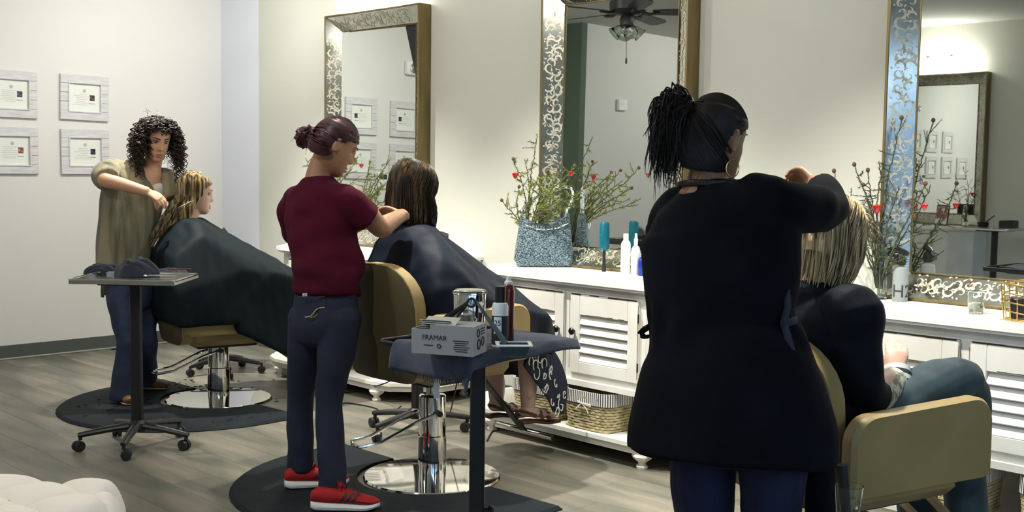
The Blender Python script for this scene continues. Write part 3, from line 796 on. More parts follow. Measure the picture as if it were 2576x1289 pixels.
# emergency light and keypads seen in the mirrors
t = thing('emergency_light', 'white twin emergency light high on the wall, seen in the left mirror', 'light', (2.50, Y_B-.001, 2.40))
MB().box((0, -.03, 0), (.30, .058, .13), .012).obj('housing', M['white_plastic'], t)
for s in (-1, 1): MB().lathe([(.045, 0), (.048, .02), (.040, .03), (.030, .026), (.0, .022)], 20, (s*.085, -.058, 0), (0, -1, 0)).obj('lamp_head', M['chrome'], t)
t = thing('thermostat', 'white thermostat with a dark display on the wall, seen in the left mirror', 'thermostat', (2.90, Y_B-.001, 1.33))
MB().box((0, -.012, 0), (.12, .022, .15), .006).obj('case', M['white_plastic'], t); MB().box((0, -.0235, .035), (.09, .002, .045)).obj('display', M['ink_dark'], t, smooth=False)
t = thing('wall_sensor', 'small white sensor box on the wall, seen in the middle mirror', 'sensor', (.24, Y_B-.381, 2.20))
MB().box((0, -.02, 0), (.14, .038, .12), .006).obj('case', M['white_plastic'], t); MB().box((.02, -.04, .01), (.05, .004, .05), .001).obj('cover', M['paper'], t)

# ------------------------------------------------------------------ ceiling fan, track spots and added fill spots
t = thing('ceiling_fan', 'dark bronze ceiling fan with glass light shades, seen in the middle mirror', 'fan', (2.60, 6.0, Z_C))
MB().lathe([(.07, -.05), (.075, 0)], 20).lathe([(.016, -.16), (.016, -.05)], 12).obj('canopy', M['black_metal'], t)
MB().lathe([(.05, -.31), (.11, -.30), (.145, -.27), (.15, -.21), (.12, -.17), (.05, -.155)], 28).obj('motor', M['black_metal'], t)
for k in range(5):
    a = .35+2*math.pi*k/5; R3 = Matrix.Rotation(a, 3, 'Z'); mb = MB()
    ol = [(.20, .045), (.30, .062), (.60, .072), (.66, .055), (.675, 0), (.66, -.055), (.60, -.072), (.30, -.062), (.20, -.045)]
    n = len(ol); vs = [R3 @ (Matrix.Rotation(.2, 3, 'X') @ Vector((p[0], p[1], z))+Vector((0, 0, -.285))) for z in (-.004, .004) for p in ol]
    mb.add(vs, [tuple(range(n-1, -1, -1)), tuple(range(n, 2*n))]+[(i, (i+1) % n, n+(i+1) % n, n+i) for i in range(n)])
    bl = mb.obj('blade', M['black_plastic'], t, smooth=False)
    MB().tube([R3 @ Vector((.10, 0, -.28)), R3 @ Vector((.17, 0, -.30)), R3 @ Vector((.25, 0, -.293))], .012, 8).obj('blade_arm', M['black_metal'], bl)
MB().lathe([(.03, -.40), (.06, -.385), (.065, -.34), (.05, -.31)], 20).obj('light_kit', M['black_metal'], t)
for k in range(4):
    a = .6+math.pi/2*k; d = Vector((math.cos(a)*.75, math.sin(a)*.75, -.66)).normalized()
    MB().lathe([(.018, 0), (.03, .015), (.036, .05), (.055, .09), (.058, .092), (.039, .05), (.032, .017)], 18, Vector((0, 0, -.365))+d*.055, d, cap=False).obj('glass_shade', M['glass'], t)
MB().tube([(0, 0, -.40), (.004, 0, -.52), (.0, 0, -.64)], .0022, 5).lathe([(.004, 0), (.009, .012), (.007, .04), (.002, .05)], 10, (0, 0, -.69)).obj('pull_chain', M['black_metal'], t)
for i, (a, b) in enumerate(SPOTS+[q[:2] for q in FILL_SPOTS]):  # fill spots get housings too, though added only to brighten the room
    d = (Vector(b)-Vector(a)).normalized(); a = Vector(a)-d*.012
    t = thing('ceiling_spot', ['black ceiling spotlight above the left chair', 'black ceiling spotlight above the middle chair', 'black ceiling spotlight above the right chair', 'added black fill spotlight facing the certificates, left one', 'added black fill spotlight facing the certificates, right one', 'added black fill spotlight facing the mirror wall, farther one', 'added black fill spotlight facing the mirror wall, nearer one', 'added black fill spotlight above the ottoman', 'added black fill spotlight in the middle of the room', 'added black fill spotlight facing the far left of the back wall'][i], 'spotlight', (0, 0, 0), 0, 'ceiling spotlights out of the photo')
    MB().cyl((a.x, a.y, Z_C), a-d*.07, .012).obj('stem', M['black_metal'], t)
    MB().lathe([(.03, -.09), (.045, -.07), (.05, .0), (.045, .0), (.04, -.06)], 18, a, d, cap=False).obj('housing', M['black_metal'], t)
# ================================================================== things on the counters and trays
ZC = CAB_H
M['snake'] = mat('snakeskin', (.015, .03, .04), .3, col2=(.22, .29, .32), scale=130, bump=.3, bscale=70, contrast=(.42, .62), stretch=(1, 1, 1.6), detail=2)
M['snake_light'] = mat('snakeskin_strap', (.03, .05, .06), .3, col2=(.72, .80, .80), scale=70, contrast=(.38, .55))
M['teal'] = mat('teal_plastic', (.005, .12, .17), .25)
M['blue_bottle'] = mat('blue_bottle', (.01, .03, .25), .25)
M['white_gloss'] = mat('white_gloss', (.86, .88, .88), .25)
M['green'] = mat('needles', (.11, .15, .035), .7, col2=(.26, .27, .05), scale=12)
M['green_dk'] = mat('needles_dark', (.035, .065, .035), .7, col2=(.07, .10, .05), scale=12)
M['twig'] = mat('twig', (.075, .075, .035), .8)
M['cone'] = mat('seed_cone', (.10, .055, .025), .8, bump=.6, bscale=200)
M['red_glass'] = mat('red_ornament', (.45, .008, .012), .12, coat=.6)
M['gold'] = mat('gold_cap', (.75, .52, .18), .25, .9)
M['foilbox'] = mat('foil_box', (.36, .365, .36), .5)
M['foilbox_in'] = mat('foil_box_teal', (.20, .34, .36), .5)
M['foil'] = mat('foil_sheet', (.75, .76, .73), .35, .8)
M['brown_bottle'] = mat('brown_bottle', (.13, .012, .010), .2, coat=.4)
M['bowl_grey'] = mat('bowl_grey', (.045, .075, .08), .4)
M['brush_grey'] = mat('brush_grey', (.08, .11, .13), .4)
M['leather_tan'] = mat('leather_tan', (.46, .36, .20), .5)
M['leather_blk'] = mat('leather_black', (.012, .012, .015), .4)
M['h2body'] = mat('frosted_bottle', (.27, .30, .30), .4)

def gpt(px, py, z=ZC, xm=4.688):
    p = gz(px, py, z)
    while p.x > xm: py += .5; p = gz(px, py, z)
    return p
def wrap(me, R):
    bm = bmesh.new(); bm.from_mesh(me); bmesh.ops.triangulate(bm, faces=bm.faces)
    for k in range(5):
        es = [e for e in bm.edges if e.calc_length() > .005]
        if not es: break
        bmesh.ops.subdivide_edges(bm, edges=es, cuts=1); bmesh.ops.triangulate(bm, faces=[f for f in bm.faces if len(f.verts) > 3])
    bm.to_mesh(me); bm.free()
    for v in me.vertices:
        a = v.co.x/R; d = R+v.co.z
        v.co = Vector((d*math.sin(a), v.co.y, d*math.cos(a)))
    me.update(); return me
def facing_M(p, up=UP):
    "local x = right for a viewer at the camera, y = up, z = toward the camera (horizontal)"
    z = Vector((-p.x, -p.y, 0)).normalized(); x = UP.cross(z)
    return Matrix(((x.x, 0, z.x, p.x), (x.y, 0, z.y, p.y), (0, 1, 0, p.z), (0, 0, 0, 1)))
def put_text(s, size, M4, mtl, parent, name='lettering', R=None, th=.0004):
    me = text_mesh(name, s, size, th)
    if R: wrap(me, R)
    me.materials.clear(); me.materials.append(mtl); me.transform(M4)
    return obj_of(name, me, parent)

# -- snakeskin handbag on the middle cabinet
hp = gpt(1366, 671)
t = thing('handbag', 'blue and white snakeskin handbag standing on the middle cabinet', 'handbag', hp)
k = (hp-V(0, 0, CAM_Z)).length/F_PX
HM = facing_M(V(0, 0, 0)-V(0, 0, 0)+hp); HM.translation = (0, 0, 0)
HR = Matrix.Rotation(.12, 4, 'Z') @ HM @ Matrix(((1, 0, 0, 0), (0, 0, 1, 0), (0, -1, 0, 0), (0, 0, 0, 1)))
def hb(px, py): return ((px-1366)*k, (671-py)*k)
ol = [hb(1302, 671), hb(1293, 655), hb(1296, 625), hb(1304, 570), hb(1307, 541), hb(1322, 552), hb(1345, 561), hb(1366, 563), hb(1395, 558), hb(1418, 546), hb(1430, 536), hb(1434, 575), hb(1438, 625), hb(1439, 655), hb(1434, 669), hb(1400, 672)]
b = MB().prism(ol, .115, None, 0, .018)
b.v = [(p[0], p[1]*(1-.62*max(0, min(1, p[2]/.26))), p[2]) for p in b.v]
b.xf(HR.inverted().inverted()).obj('bag_body', M['snake'], t)
st = [hb(1314, 545), hb(1313, 528), hb(1322, 512), hb(1355, 492), hb(1395, 475), hb(1420, 470), hb(1434, 474), hb(1439, 486), hb(1434, 510), hb(1424, 530), hb(1421, 545)]
MB().tube([HR @ Vector((a, 0, c)) for a, c in st], [(.013, .004)]*len(st), 8, side=None).obj('strap', M['snake_light'], t)
sm = MB(); q = [hb(1318, 566), hb(1345, 576), hb(1368, 578), hb(1400, 573), hb(1428, 560)]
sm.tube([HR @ Vector((a, -.036, c)) for a, c in q], .003, 6); sm.obj('seam', M['snake_light'], t)
for a in ((1313, 536), (1422, 536)):
    c = hb(*a); MB().tube([HR @ Vector((c[0]+.012*math.cos(u), 0, c[1]+.012*math.sin(u))) for u in [6.283*i/12 for i in range(12)]], .0025, 6, closed=True).obj('ring', M['chrome'], t)

# -- branches
def branches(root, base, stems, nlen=.02, mtl='green', seed=0, dens=.0042, bend=.04, pitch_needles=True):
    r = random.Random(seed); tw = MB(); nd_ = MB()
    for tip, w_ in stems:
        base_j = base+V(r.uniform(-.012, .012), r.uniform(-.012, .012), 0)
        L = (tip-base_j).length; n = max(8, int(L/.018)); pts = []
        side = Vector((r.uniform(-1, 1), r.uniform(-1, 1), r.uniform(-.2, .9))).normalized()
        for i in range(n+1):
            s_ = i/n; p = base_j.lerp(tip, s_)+side*bend*math.sin(math.pi*s_)+UP*(.16*L*math.sin(math.pi*s_)*(1-s_))
            p += V(r.uniform(-1, 1), r.uniform(-1, 1), r.uniform(-1, 1))*.0035
            pts.append(p)
        pts = [V(min(q.x, 4.715-root.location.x) if root.location.x > 0 else q.x, q.y, q.z) for q in pts]
        tw.tube(pts, [.0032*w_*(1-.72*i/n)+.0006 for i in range(n+1)], 5)
        acc = 0
        for i in range(n):
            a, b_ = pts[i], pts[i+1]; d = (b_-a); m_ = max(1, int(d.length/dens))
            if i < n*.18: continue
            for q in range(m_):
                p = a.lerp(b_, q/m_); u = Vector((r.gauss(0, 1), r.gauss(0, 1), r.gauss(0, 1))); u = (u-d.normalized()*u.dot(d.normalized())*.3).normalized()
                ln = nlen*r.uniform(.5, 1.1); e = p+(u+d.normalized()*.7).normalized()*ln
                s2 = u.cross(d).normalized()*.0022
                nd_.add([p-s2, p+s2, e], [(0, 1, 2)]); 
        for s_ in (.3, .42, .52, .62, .70, .78, .86, .93):
            if r.random() < .85:
                i = int(s_*n); p = pts[i]; u = Vector((r.gauss(0, 1), r.gauss(0, 1), r.gauss(0, .8))).normalized(); ln = r.uniform(.035, .085)*min(1, L/.3)
                sp = [p+u*ln*j/5+UP*.010*(j/5)**2 for j in range(6)]
                tw.tube(sp, [.0015*(1-.7*j/5)+.0004 for j in range(6)], 4)
                for j in range(5):
                    for q in range(5):
                        pp = sp[j].lerp(sp[j+1], q/5); v = Vector((r.gauss(0, 1), r.gauss(0, 1), r.gauss(0, 1))).normalized(); e = pp+(v+u*.6).normalized()*nlen*r.uniform(.5, 1)
                        s2 = v.cross(u).normalized()*.0022; nd_.add([pp-s2, pp+s2, e], [(0, 1, 2)])
    if root.location.x > 0:
        xm = 4.722-root.location.x
        for q in (tw, nd_): q.v = [(min(p[0], xm), p[1], p[2]) for p in q.v]
    tw.obj('twigs', M['twig'], root)
    tag(nd_.obj('needles', M[mtl], root, smooth=False), kind='stuff')
def cone(root, p, r_=.012): MB().ball(p, (r_, r_, r_*1.15), 10).obj('cone', M['cone'], root)
def ornament(p, s_, label, heart=True):
    t = thing('heart_ornament', label, 'ornament', p, 0, 'red glass ornaments')
    prof = [(.0, -1.0), (.18, -.86), (.42, -.55), (.66, -.15), (.80, .18), (.80, .42), (.66, .58), (.42, .60), (.2, .50), (.0, .46)]
    MB().lathe([(a*s_, b*s_*1.05) for a, b in prof], 20).obj('glass_body', M['red_glass'], t)
    MB().lathe([(.17*s_, .45*s_), (.17*s_, .72*s_), (.0, .76*s_)], 10).tube([(0, 0, .74*s_), (.03*s_, 0, 1.5*s_), (0, 0, 2.2*s_)], .0008, 4).obj('cap', M['gold'], t)
    return t
def plant_root(name, label, base): return thing(name, label, 'plant', base, 0, 'branch arrangements on the counters')
def tipat(px, py, D, xm=4.665):
    p = at(px, py, D)
    return at(px, py, D*xm/p.x) if p.x > xm else p
def rel(root_loc, *pts): return [p-root_loc for p in pts]
# middle cabinet: bushy yellow-green arrangement behind the handbag
b2 = Vector((4.62, 4.66, ZC)); D2 = 6.42
t = plant_root('branch_arrangement', 'yellow green branch arrangement behind the snakeskin handbag', b2)
MB().lathe([(.035, 0), (.042, .01), (.04, .08), (.028, .14), (.032, .16)], 20, cap=False).obj('vase', M['glass'], t)
stems = [(tipat(1352, 338, D2), 1.2), (tipat(1291, 400, D2), 1), (tipat(1306, 470, D2), 1), (tipat(1262, 504, D2), 1), (tipat(1405, 425, D2-.15), 1), (tipat(1445, 418, D2-.25), 1), (tipat(1470, 472, D2-.2), 1), (tipat(1378, 430, D2-.1), 1), (tipat(1425, 455, D2-.15), 1), (tipat(1335, 455, D2), .9), (tipat(1450, 500, D2-.25), .9), (tipat(1320, 400, D2), .8), (tipat(1390, 470, D2-.2), .9), (tipat(1355, 440, D2-.1), .9), (tipat(1415, 500, D2-.2), .9)]
branches(t, V(0, 0, .12), [(p-b2, w_) for p, w_ in stems], .024, 'green', 5, .0032, .03)
for p, w_ in stems[1:8]: cone(t, p-b2, .0095)
ornament(tipat(1296, 441, D2), .022, 'small red glass ornament hanging left of the middle mirror')
ornament(tipat(1437, 436, D2-.3), .016, 'small orange-red ornament among the branches before the middle mirror')
# right cabinet: tall sparse branches in a glass vase
b3 = gpt(2209, 742); D3 = (b3-V(0, 0, CAM_Z)).dot(_fw)
t = plant_root('branch_vase', 'clear glass vase of dark needled branches left of the right mirror', b3)
MB().lathe([(.031, 0), (.036, .004), (.037, .05), (.034, .11), (.018, .19), (.017, .22), (.021, .245), (.0195, .245), (.0155, .22), (.016, .19), (.031, .11), (.034, .05), (.031, .010), (.0, .008)], 24, cap=False).obj('vase', M['glass'], t)
stems = [(tipat(2098, 430, D3), 1), (tipat(2149, 414, D3+.1), 1), (tipat(2183, 428, D3), 1), (tipat(2268, 296, D3+.05), 1.2), (tipat(2328, 462, D3-.05), 1.2), (tipat(2128, 498, D3), 1), (tipat(2146, 580, D3), 1), (tipat(2300, 545, D3-.1), 1), (tipat(2262, 470, D3+.05), 1), (tipat(2205, 560, D3), .8), (tipat(2175, 480, D3-.1), 1), (tipat(2290, 640, D3-.15), .9), (tipat(2222, 620, D3-.05), 1), (tipat(2168, 560, D3+.05), .8), (tipat(2225, 395, D3+.08), 1.1)]
branches(t, V(0, 0, .05), [(p-b3, w_*1.25) for p, w_ in stems], .018, 'green_dk', 9, .0032, .03)
for p, w_ in stems[:8]: cone(t, p-b3, .0095)
ornament(tipat(2206, 525, D3-.06), .027, 'large shiny red heart ornament hanging on the branches in the glass vase')
ornament(tipat(2326, 520, D3-.02), .017, 'small red ornament on the branches before the right mirror')
# left cabinet arrangement behind the stylist in maroon
b1 = Vector((4.58, 6.72, ZC)); D1 = 7.95
t = plant_root('branch_arrangement', 'green branch arrangement behind the face of the stylist in maroon', b1)
MB().lathe([(.035, 0), (.042, .01), (.04, .08), (.028, .14), (.032, .16)], 20, cap=False).obj('vase', M['glass'], t)
stems = [(tipat(768, 398, D1), 1), (tipat(900, 395, D1-.1), 1), (tipat(918, 488, D1-.1), 1), (tipat(880, 430, D1), 1), (tipat(905, 445, D1-.1), 1), (tipat(870, 480, D1), 1), (tipat(895, 520, D1-.1), 1), (tipat(790, 460, D1), 1), (tipat(850, 420, D1), 1), (tipat(885, 470, D1-.1), 1)]
branches(t, V(0, 0, .12), [(p-b1, w_) for p, w_ in stems], .026, 'green', 15, .0032, .04)
ornament(tipat(909, 417, D1-.1), .019, 'small red ornament between the stylist in maroon and the left mirror')

# -- bottles, brush
def bottle(px, py, prof, mtl, label, cap=None, capm=None, z=ZC, name='bottle', grp=None, D=None):
    p = gpt(px, py, z); t = thing(name, label, 'bottle', p, 0, grp)
    MB().lathe(prof, 20).obj('body', mtl, t)
    if cap: MB().lathe(cap, 16).obj('cap', capm, t)
    return t
bottle(1573, 683, [(.0, 0), (.024, 0), (.026, .004), (.026, .16), (.02, .175), (.013, .18)], M['white_gloss'], 'taller white bottle on the middle cabinet, beside the teal brush', [(.014, .18), (.014, .215), (.0, .216)], M['white_gloss'])
bottle(1598, 686, [(.0, 0), (.022, 0), (.024, .004), (.024, .13), (.016, .15), (.010, .155)], M['white_gloss'], 'shorter white pump bottle on the middle cabinet, beside the stylist in black', [(.010, .155), (.011, .19), (.007, .195), (.006, .22), (.0, .221)], M['white_gloss'])
bt = bottle(1617, 689, [(.0, 0), (.026, 0), (.028, .005), (.028, .075), (.02, .095), (.012, .10)], M['blue_bottle'], 'cobalt blue bottle half hidden behind the stylist in black', [(.012, .10), (.013, .135), (.0, .136)], M['white_gloss'])
p = gpt(1519, 681); t = thing('round_brush', 'teal round hair brush standing on its handle on the middle cabinet', 'brush', p)
MB().lathe([(.0, 0), (.011, 0), (.012, .01), (.0085, .06), (.008, .118), (.0, .12)], 14).obj('handle', M['black_plastic'], t)
MB().lathe([(.008, .115), (.024, .122), (.026, .13), (.026, .262), (.021, .272), (.0, .273)], 24).obj('barrel', M['teal'], t)
br = MB()
for i in range(12):
    for j in range(16):
        a = 6.283*(j+.5*(i % 2))/16; d = V(math.cos(a), math.sin(a), 0); q = d*.026+UP*(.135+i*.0112); br.cyl(q, q+d*.007, .0009, .0006, 4)
tag(br.obj('bristles', M['teal'], t), kind='stuff')

# -- right cabinet: spray bottle, cup, wire basket
p = gpt(2263, 758); t = thing('spray_bottle', 'grey spray bottle with black trigger and the letters H2', 'bottle', p)
MB().lathe([(.0, 0), (.031, 0), (.033, .004), (.033, .125), (.029, .146), (.015, .158), (.015, .165)], 28).obj('body', M['h2body'], t)
FM = facing_M(p); R3 = FM.to_3x3()
sp = MB(); sp.lathe([(.019, .160), (.020, .190), (.014, .205)], 16)
sp.tube([R3 @ V(-.030, .222, 0), R3 @ V(-.012, .224, 0), R3 @ V(.012, .216, 0), R3 @ V(.030, .206, 0)], [(.012, .010), (.014, .013), (.013, .013), (.009, .009)], 10, side=UP)
sp.tube([R3 @ V(-.014, .206, 0), R3 @ V(-.026, .19, 0), R3 @ V(-.036, .168, 0)], [(.004, .009), (.004, .008), (.003, .007)], 8)
sp.cyl(V(0, 0, .20), V(0, 0, .222), .012).obj('trigger_head', M['black_plastic'], t)
RM = FM.copy(); RM.translation = (0, 0, .044)
RM2 = RM @ Matrix.Rotation(.30, 4, 'Y')
put_text('H2', .078, RM2, M['ink_dark'], t, 'lettering', .0337)
p = gpt(2455, 790); t = thing('plastic_cup', 'clear plastic cup half full of water on the right cabinet', 'cup', p)
MB().lathe([(.0, .003), (.029, .003), (.037, .088), (.040, .090), (.039, .092), (.036, .091), (.028, .005), (.0, .005)], 28, cap=False).obj('cup', M['glass'], t)
MB().lathe([(.0, .006), (.0275, .006), (.0315, .045), (.0, .045)], 24, cap=False).obj('water', M['water'], t)
p = gpt(2560, 805)+V(.02, -.03, 0); t = thing('wire_basket', 'gold wire basket holding dark boxes at the right edge', 'basket', p)
wb = MB(); RB = .115
for zz, q in ((.003, .86), (.035, .90), (.07, .94), (.105, .97), (.14, 1.0)):
    wb.tube([V(RB*q*math.cos(a), RB*q*math.sin(a)*.85, zz+.004*math.sin(3*a)) for a in [6.283*i/28 for i in range(28)]], .0026 if zz < .13 else .0045, 6, closed=True)
wb.obj('rim', M['gold_wire'], t)
wv = MB()
for i in range(20):
    a = 6.283*i/20; c, s_ = math.cos(a), math.sin(a)
    wv.tube([V(RB*.86*c, RB*.86*s_*.85, .0), V(RB*.93*c+.004*math.sin(i*2), RB*.93*s_*.85, .06), V(RB*c, RB*s_*.85, .14)], .0022, 5)
for i in range(6): wv.tube([V(-RB*.8+i*RB*.32, -RB*.6, .004), V(-RB*.8+i*RB*.32, RB*.6, .004)], .002, 5)
wv.obj('wires', M['gold_wire'], t)
tag(MB().box(p+V(-.01, .035, .048), (.09, .06, .075), .005, Matrix.Rotation(.4, 3, 'Z')).obj('black_box', M['black_plastic']), 'small black box inside the gold wire basket', 'box')
wk = MB()
for i in range(9): wk.tube([p+V(.015+.035*math.cos(a), -.045+.02*math.sin(a), .012+i*.0085) for a in [6.283*q/14 for q in range(14)]], .0048, 6, closed=True)
tag(wk.obj('wicker_brush', M['seagrass']), 'woven tan brush lying inside the gold wire basket', 'brush')

# -- tray at the left: heaped towels and tools
def towel_heap(c, rx, ry, h, label, seed, mtl, rot=0.0):
    r = random.Random(seed); n = 44; mb = MB(); vs = []; fs = []
    for i in range(n+1):
        for j in range(n+1):
            u = -1+2*i/n; v = -1+2*j/n
            rr = min(1, math.sqrt(u*u+v*v)); sq = max(abs(u), abs(v)); q = Vector((u, v))*(sq/max(1e-6, rr) if rr > 0 else 1)
            q = Vector((u*math.sqrt(1-v*v/2), v*math.sqrt(1-u*u/2)))
            d = q.length
            z = h*math.sqrt(max(0, 1-d**2.6))*.80
            fo = math.sin(q.x*3.2+q.y*4.5+1.8*math.sin(q.y*2.1-q.x*1.7+seed)+seed); f = -(1-abs(fo))**2.6*.34+noise.noise(Vector((q.x*3+seed, q.y*3, .3)))*.12
            z += h*f*(1-d**4); z = max(.003, z)
            vs.append(V(q.x*rx*(1+.12*math.sin(4*math.atan2(q.y, q.x)+seed)), q.y*ry, z))
    k = n+1
    for i in range(n):
        for j in range(n): a = i*k+j; fs.append((a, a+k, a+k+1, a+1))
    rim = [i*k for i in range(k)]+[n*k+j for j in range(1, k)]+[i*k+n for i in range(n-1, -1, -1)]+[j for j in range(n-1, 0, -1)]
    fs.append(tuple(rim[::-1])); z0 = Matrix.Rotation(rot, 3, 'Z')
    vs = [z0 @ p+c for p in vs]
    for q in rim: vs[q] = V(vs[q].x, vs[q].y, c.z)
    mb.add(vs, fs); return tag(mb.obj('towel', M[mtl]), label, 'towel', 'blue towels on the left tray')
TB = T1Z-.009
def tp(px, py, z=TB): return gz(px, py, z)
towel_heap(tp(345, 694), .112, .10, .115, 'crumpled slate blue towel heaped in the middle of the left tray', 2, 'towel_dk', -.8)
towel_heap(tp(262, 690), .095, .075, .07, 'flatter navy towel at the left end of the left tray', 7, 'towel_dk', -.7)
towel_heap(tp(428, 688), .085, .08, .035, 'flat dark towel at the right end of the left tray', 12, 'towel_dk', -.8)
tl = tp(452, 693)
comb = MB(); 
comb.box(tl+V(0, 0, .032), (.12, .022, .006), .002, Matrix.Rotation(-.5, 3, 'Z')); tag(comb.obj('hair_clipper_guard', mat('dark_red_plastic', (.12, .01, .012), .35)), 'dark red comb lying on the left tray beside the towels', 'comb')
sc_ = thing('scissors', 'steel hair scissors lying at the right end of the left tray', 'scissors', tp(410, 699)+UP*.010, -.9)
for s in (-1, 1):
    MB().tube([V(-.07, s*.012, .0), V(0, s*.002, .001*s), V(.07, -s*.004, 0)], [(.003, .004), (.003, .005), (.001, .001)], 6).tube([V(-.085+.014*math.cos(a), s*.020+.012*math.sin(a), 0) for a in [6.283*i/12 for i in range(12)]], .0028, 6, closed=True).obj('blade', M['steel'], sc_)
cl_ = at(262, 722, 5.68); tag(MB().box(cl_, (.014, .05, .075), .004, Matrix.Rotation(.2, 3, 'X')).box(cl_+V(.0, .02, -.04), (.012, .02, .03), .003).obj('clip', mat('drab_plastic', (.10, .10, .07), .5)), 'drab clip hanging under the left tray', 'clip')

# -- front tray: towel with fringe, foil box, tumbler, bottles, bowl and brushes
def FT(px, py, z=T2Z-.009): return gz(px, py, z)
TX, TY = .50, .44
tw = MB(); n = 46; vs = []; fs = []
Rz = Matrix.Rotation(.03, 3, 'Z'); TC = V(T2.x, T2.y, 0)
def towel_pt(u, v):
    "u along local x (-.34..), v along local y; overhangs at the -x edge and the -y edge"
    x, y = u, v; z = T2Z+.013; dr = 0
    ex = -TX/2-.006; ey = -TY/2-.006
    ox = max(0, ex-x); oy = max(0, ey-y)
    if ox > 0: x = ex-.018*math.sin(min(1.5, ox*30))-.10*ox; z -= ox*.97
    if oy > 0: y = ey-.016*math.sin(min(1.5, oy*30))-.12*oy; z -= oy*.95; z += .010*math.sin(u*9+1)*min(1, oy*20)
    z += .004*math.sin(u*23+v*9)+.003*math.sin(v*31-u*7)
    w_ = (ox+oy)
    if w_ > 0: x += .008*math.sin(v*30)*min(1, w_*14); y += .010*math.sin(u*26)*min(1, w_*14)
    return Rz @ V(x, y, 0)+TC+UP*z
U0, U1, V0, V1 = -TX/2-.085, TX/2-.02, -TY/2-.040, TY/2-.10
# the towel covers the near side of the tray
n2 = 40
for i in range(n+1):
    for j in range(n2+1):
        u = U0+(U1-U0)*i/n; v = V0+(V1-V0)*j/n2
        vs.append(towel_pt(u, v))
k = n2+1
for i in range(n):
    for j in range(n2): a = i*k+j; fs.append((a, a+k, a+k+1, a+1))
tw.add(vs, fs); tobj = tw.obj('draped_towel', M['towel'])
md = tobj.modifiers.new('thickness', 'SOLIDIFY'); md.thickness = .005; md.offset = 1
tag(tobj, 'blue towel with frayed hem draped over the front tray', 'towel')
fr = MB(); r = random.Random(4)
for j in range(120):
    v = V0+(V1-V0)*j/119; p = towel_pt(U0, v); e = p+V(r.uniform(-.004, .004), r.uniform(-.005, .005), -r.uniform(.008, .018)); fr.tube([p, (p+e)/2+V(r.uniform(-.002, .002), 0, 0), e], [.0013, .0012, .0008], 4)
for j in range(0):
    u = U0+(U1-U0)*j/129; p = towel_pt(u, V0); e = p+V(r.uniform(-.004, .004), r.uniform(-.005, .005), -r.uniform(.005, .012)); fr.tube([p, (p+e)/2, e], [.0013, .0012, .0008], 4)
f_ = fr.obj('fringe', M['towel'], tobj); tag(f_, kind='stuff')
ZT = T2Z+.020
# foil box
bx0 = gz(1035, 888, ZT); bx1 = gz(1190, 899, ZT); bx2 = gz(1244, 880, ZT)
ex = (bx1-bx0); ex.z = 0; bl = ex.length; ex.normalize(); ey = V(-ex.y, ex.x, 0); bw = .115; bh = .088
t = thing('foil_box', 'grey cardboard box of hair foils lettered FRAMAR on the front tray', 'box', bx0)
BM = frame_M(V(0, 0, 0), ex, UP)     # local x along the front, y into the scene, z up
b = MB(); T_ = .003
def bxx(c, s_, mi=0): b.box(BM @ V(*c), s_, 0, BM.to_3x3(), mi)
bxx((bl/2, T_/2, bh*.42), (bl, T_, bh*.84)); bxx((bl/2+.03, T_/2, bh*.92), (bl-.06, T_, bh*.16)); bxx((bl/2, bw-T_/2, bh/2), (bl, T_, bh)); bxx((T_/2, bw/2, bh*.42), (T_, bw-2*T_, bh*.84), 1); bxx((bl-T_/2, bw/2, bh/2), (T_, bw-2*T_, bh)); bxx((bl/2, bw/2, T_/2), (bl-2*T_, bw-2*T_, T_)); bxx((bl*.67, bw*.5, bh-.002), (bl*.62, bw-2*T_, T_))
b.obj('carton', [M['foilbox'], M['foilbox_in']], t, smooth=False)
fo = MB()
for q in range(5): fo.box(BM @ V(bl*.34, bw*.50, bh*(.80+.035*q)), (.10, bw*.80, .0012), 0, (BM.to_3x3() @ Matrix.Rotation(-.12-.07*q, 3, 'X')))
fo.box(BM @ V(bl*.42, bw*.30, bh*1.10), (.105, .05, .0015), 0, BM.to_3x3() @ Matrix.Rotation(.35, 3, 'X')); tag(fo.obj('foil_sheets', M['foil'], t, smooth=False), kind='stuff')
FB = BM @ Matrix(((1, 0, 0, 0), (0, 0, -1, 0), (0, 1, 0, 0), (0, 0, 0, 1)))
def on_front(x, z): q = FB.copy(); q.translation = BM @ V(x, -.0006, z); return q
put_text('FRAMAR', .021, on_front(bl*.375, bh*.56), M['ink_dark'], t)
pr = MB()
for q in range(6): pr.box(BM @ V(bl*(.80+.012*(q % 2)), -.0005, bh*(.50-.07*q)), (.050-.006*(q % 3), .0004, .0026), 0, BM.to_3x3())
pr.box(BM @ V(bl*.28, -.0005, bh*.30), (.030, .0004, .0028), 0, BM.to_3x3())
pr.tube([BM @ V(bl*.45+.0055*math.cos(a), -.0005, bh*.29+.0055*math.sin(a)) for a in [6.283*i/16 for i in range(16)]], .0014, 5, closed=True)
pr.obj('print', M['ink_dark'], t, smooth=False)
# side print: loops like the swirl on the end of the box
sw = MB()
def side_pt(y, z): return BM @ V(bl+.0006, y, z)
for (cy, cz, r0) in ((bw*.36, bh*.74, .012), (bw*.40, bh*.36, .015), (bw*.68, bh*.42, .013)):
    sw.tube([side_pt(cy+r0*.75*math.cos(a), cz+r0*math.sin(a)) for a in [6.283*i/18 for i in range(18)]], .0018, 5, closed=True)
for q in range(3): sw.box(side_pt(bw*.68, bh*(.86-.09*q)), (.0004, .035, .004), 0, BM.to_3x3())
sw.obj('print', M['ink_dark'], t, smooth=False)
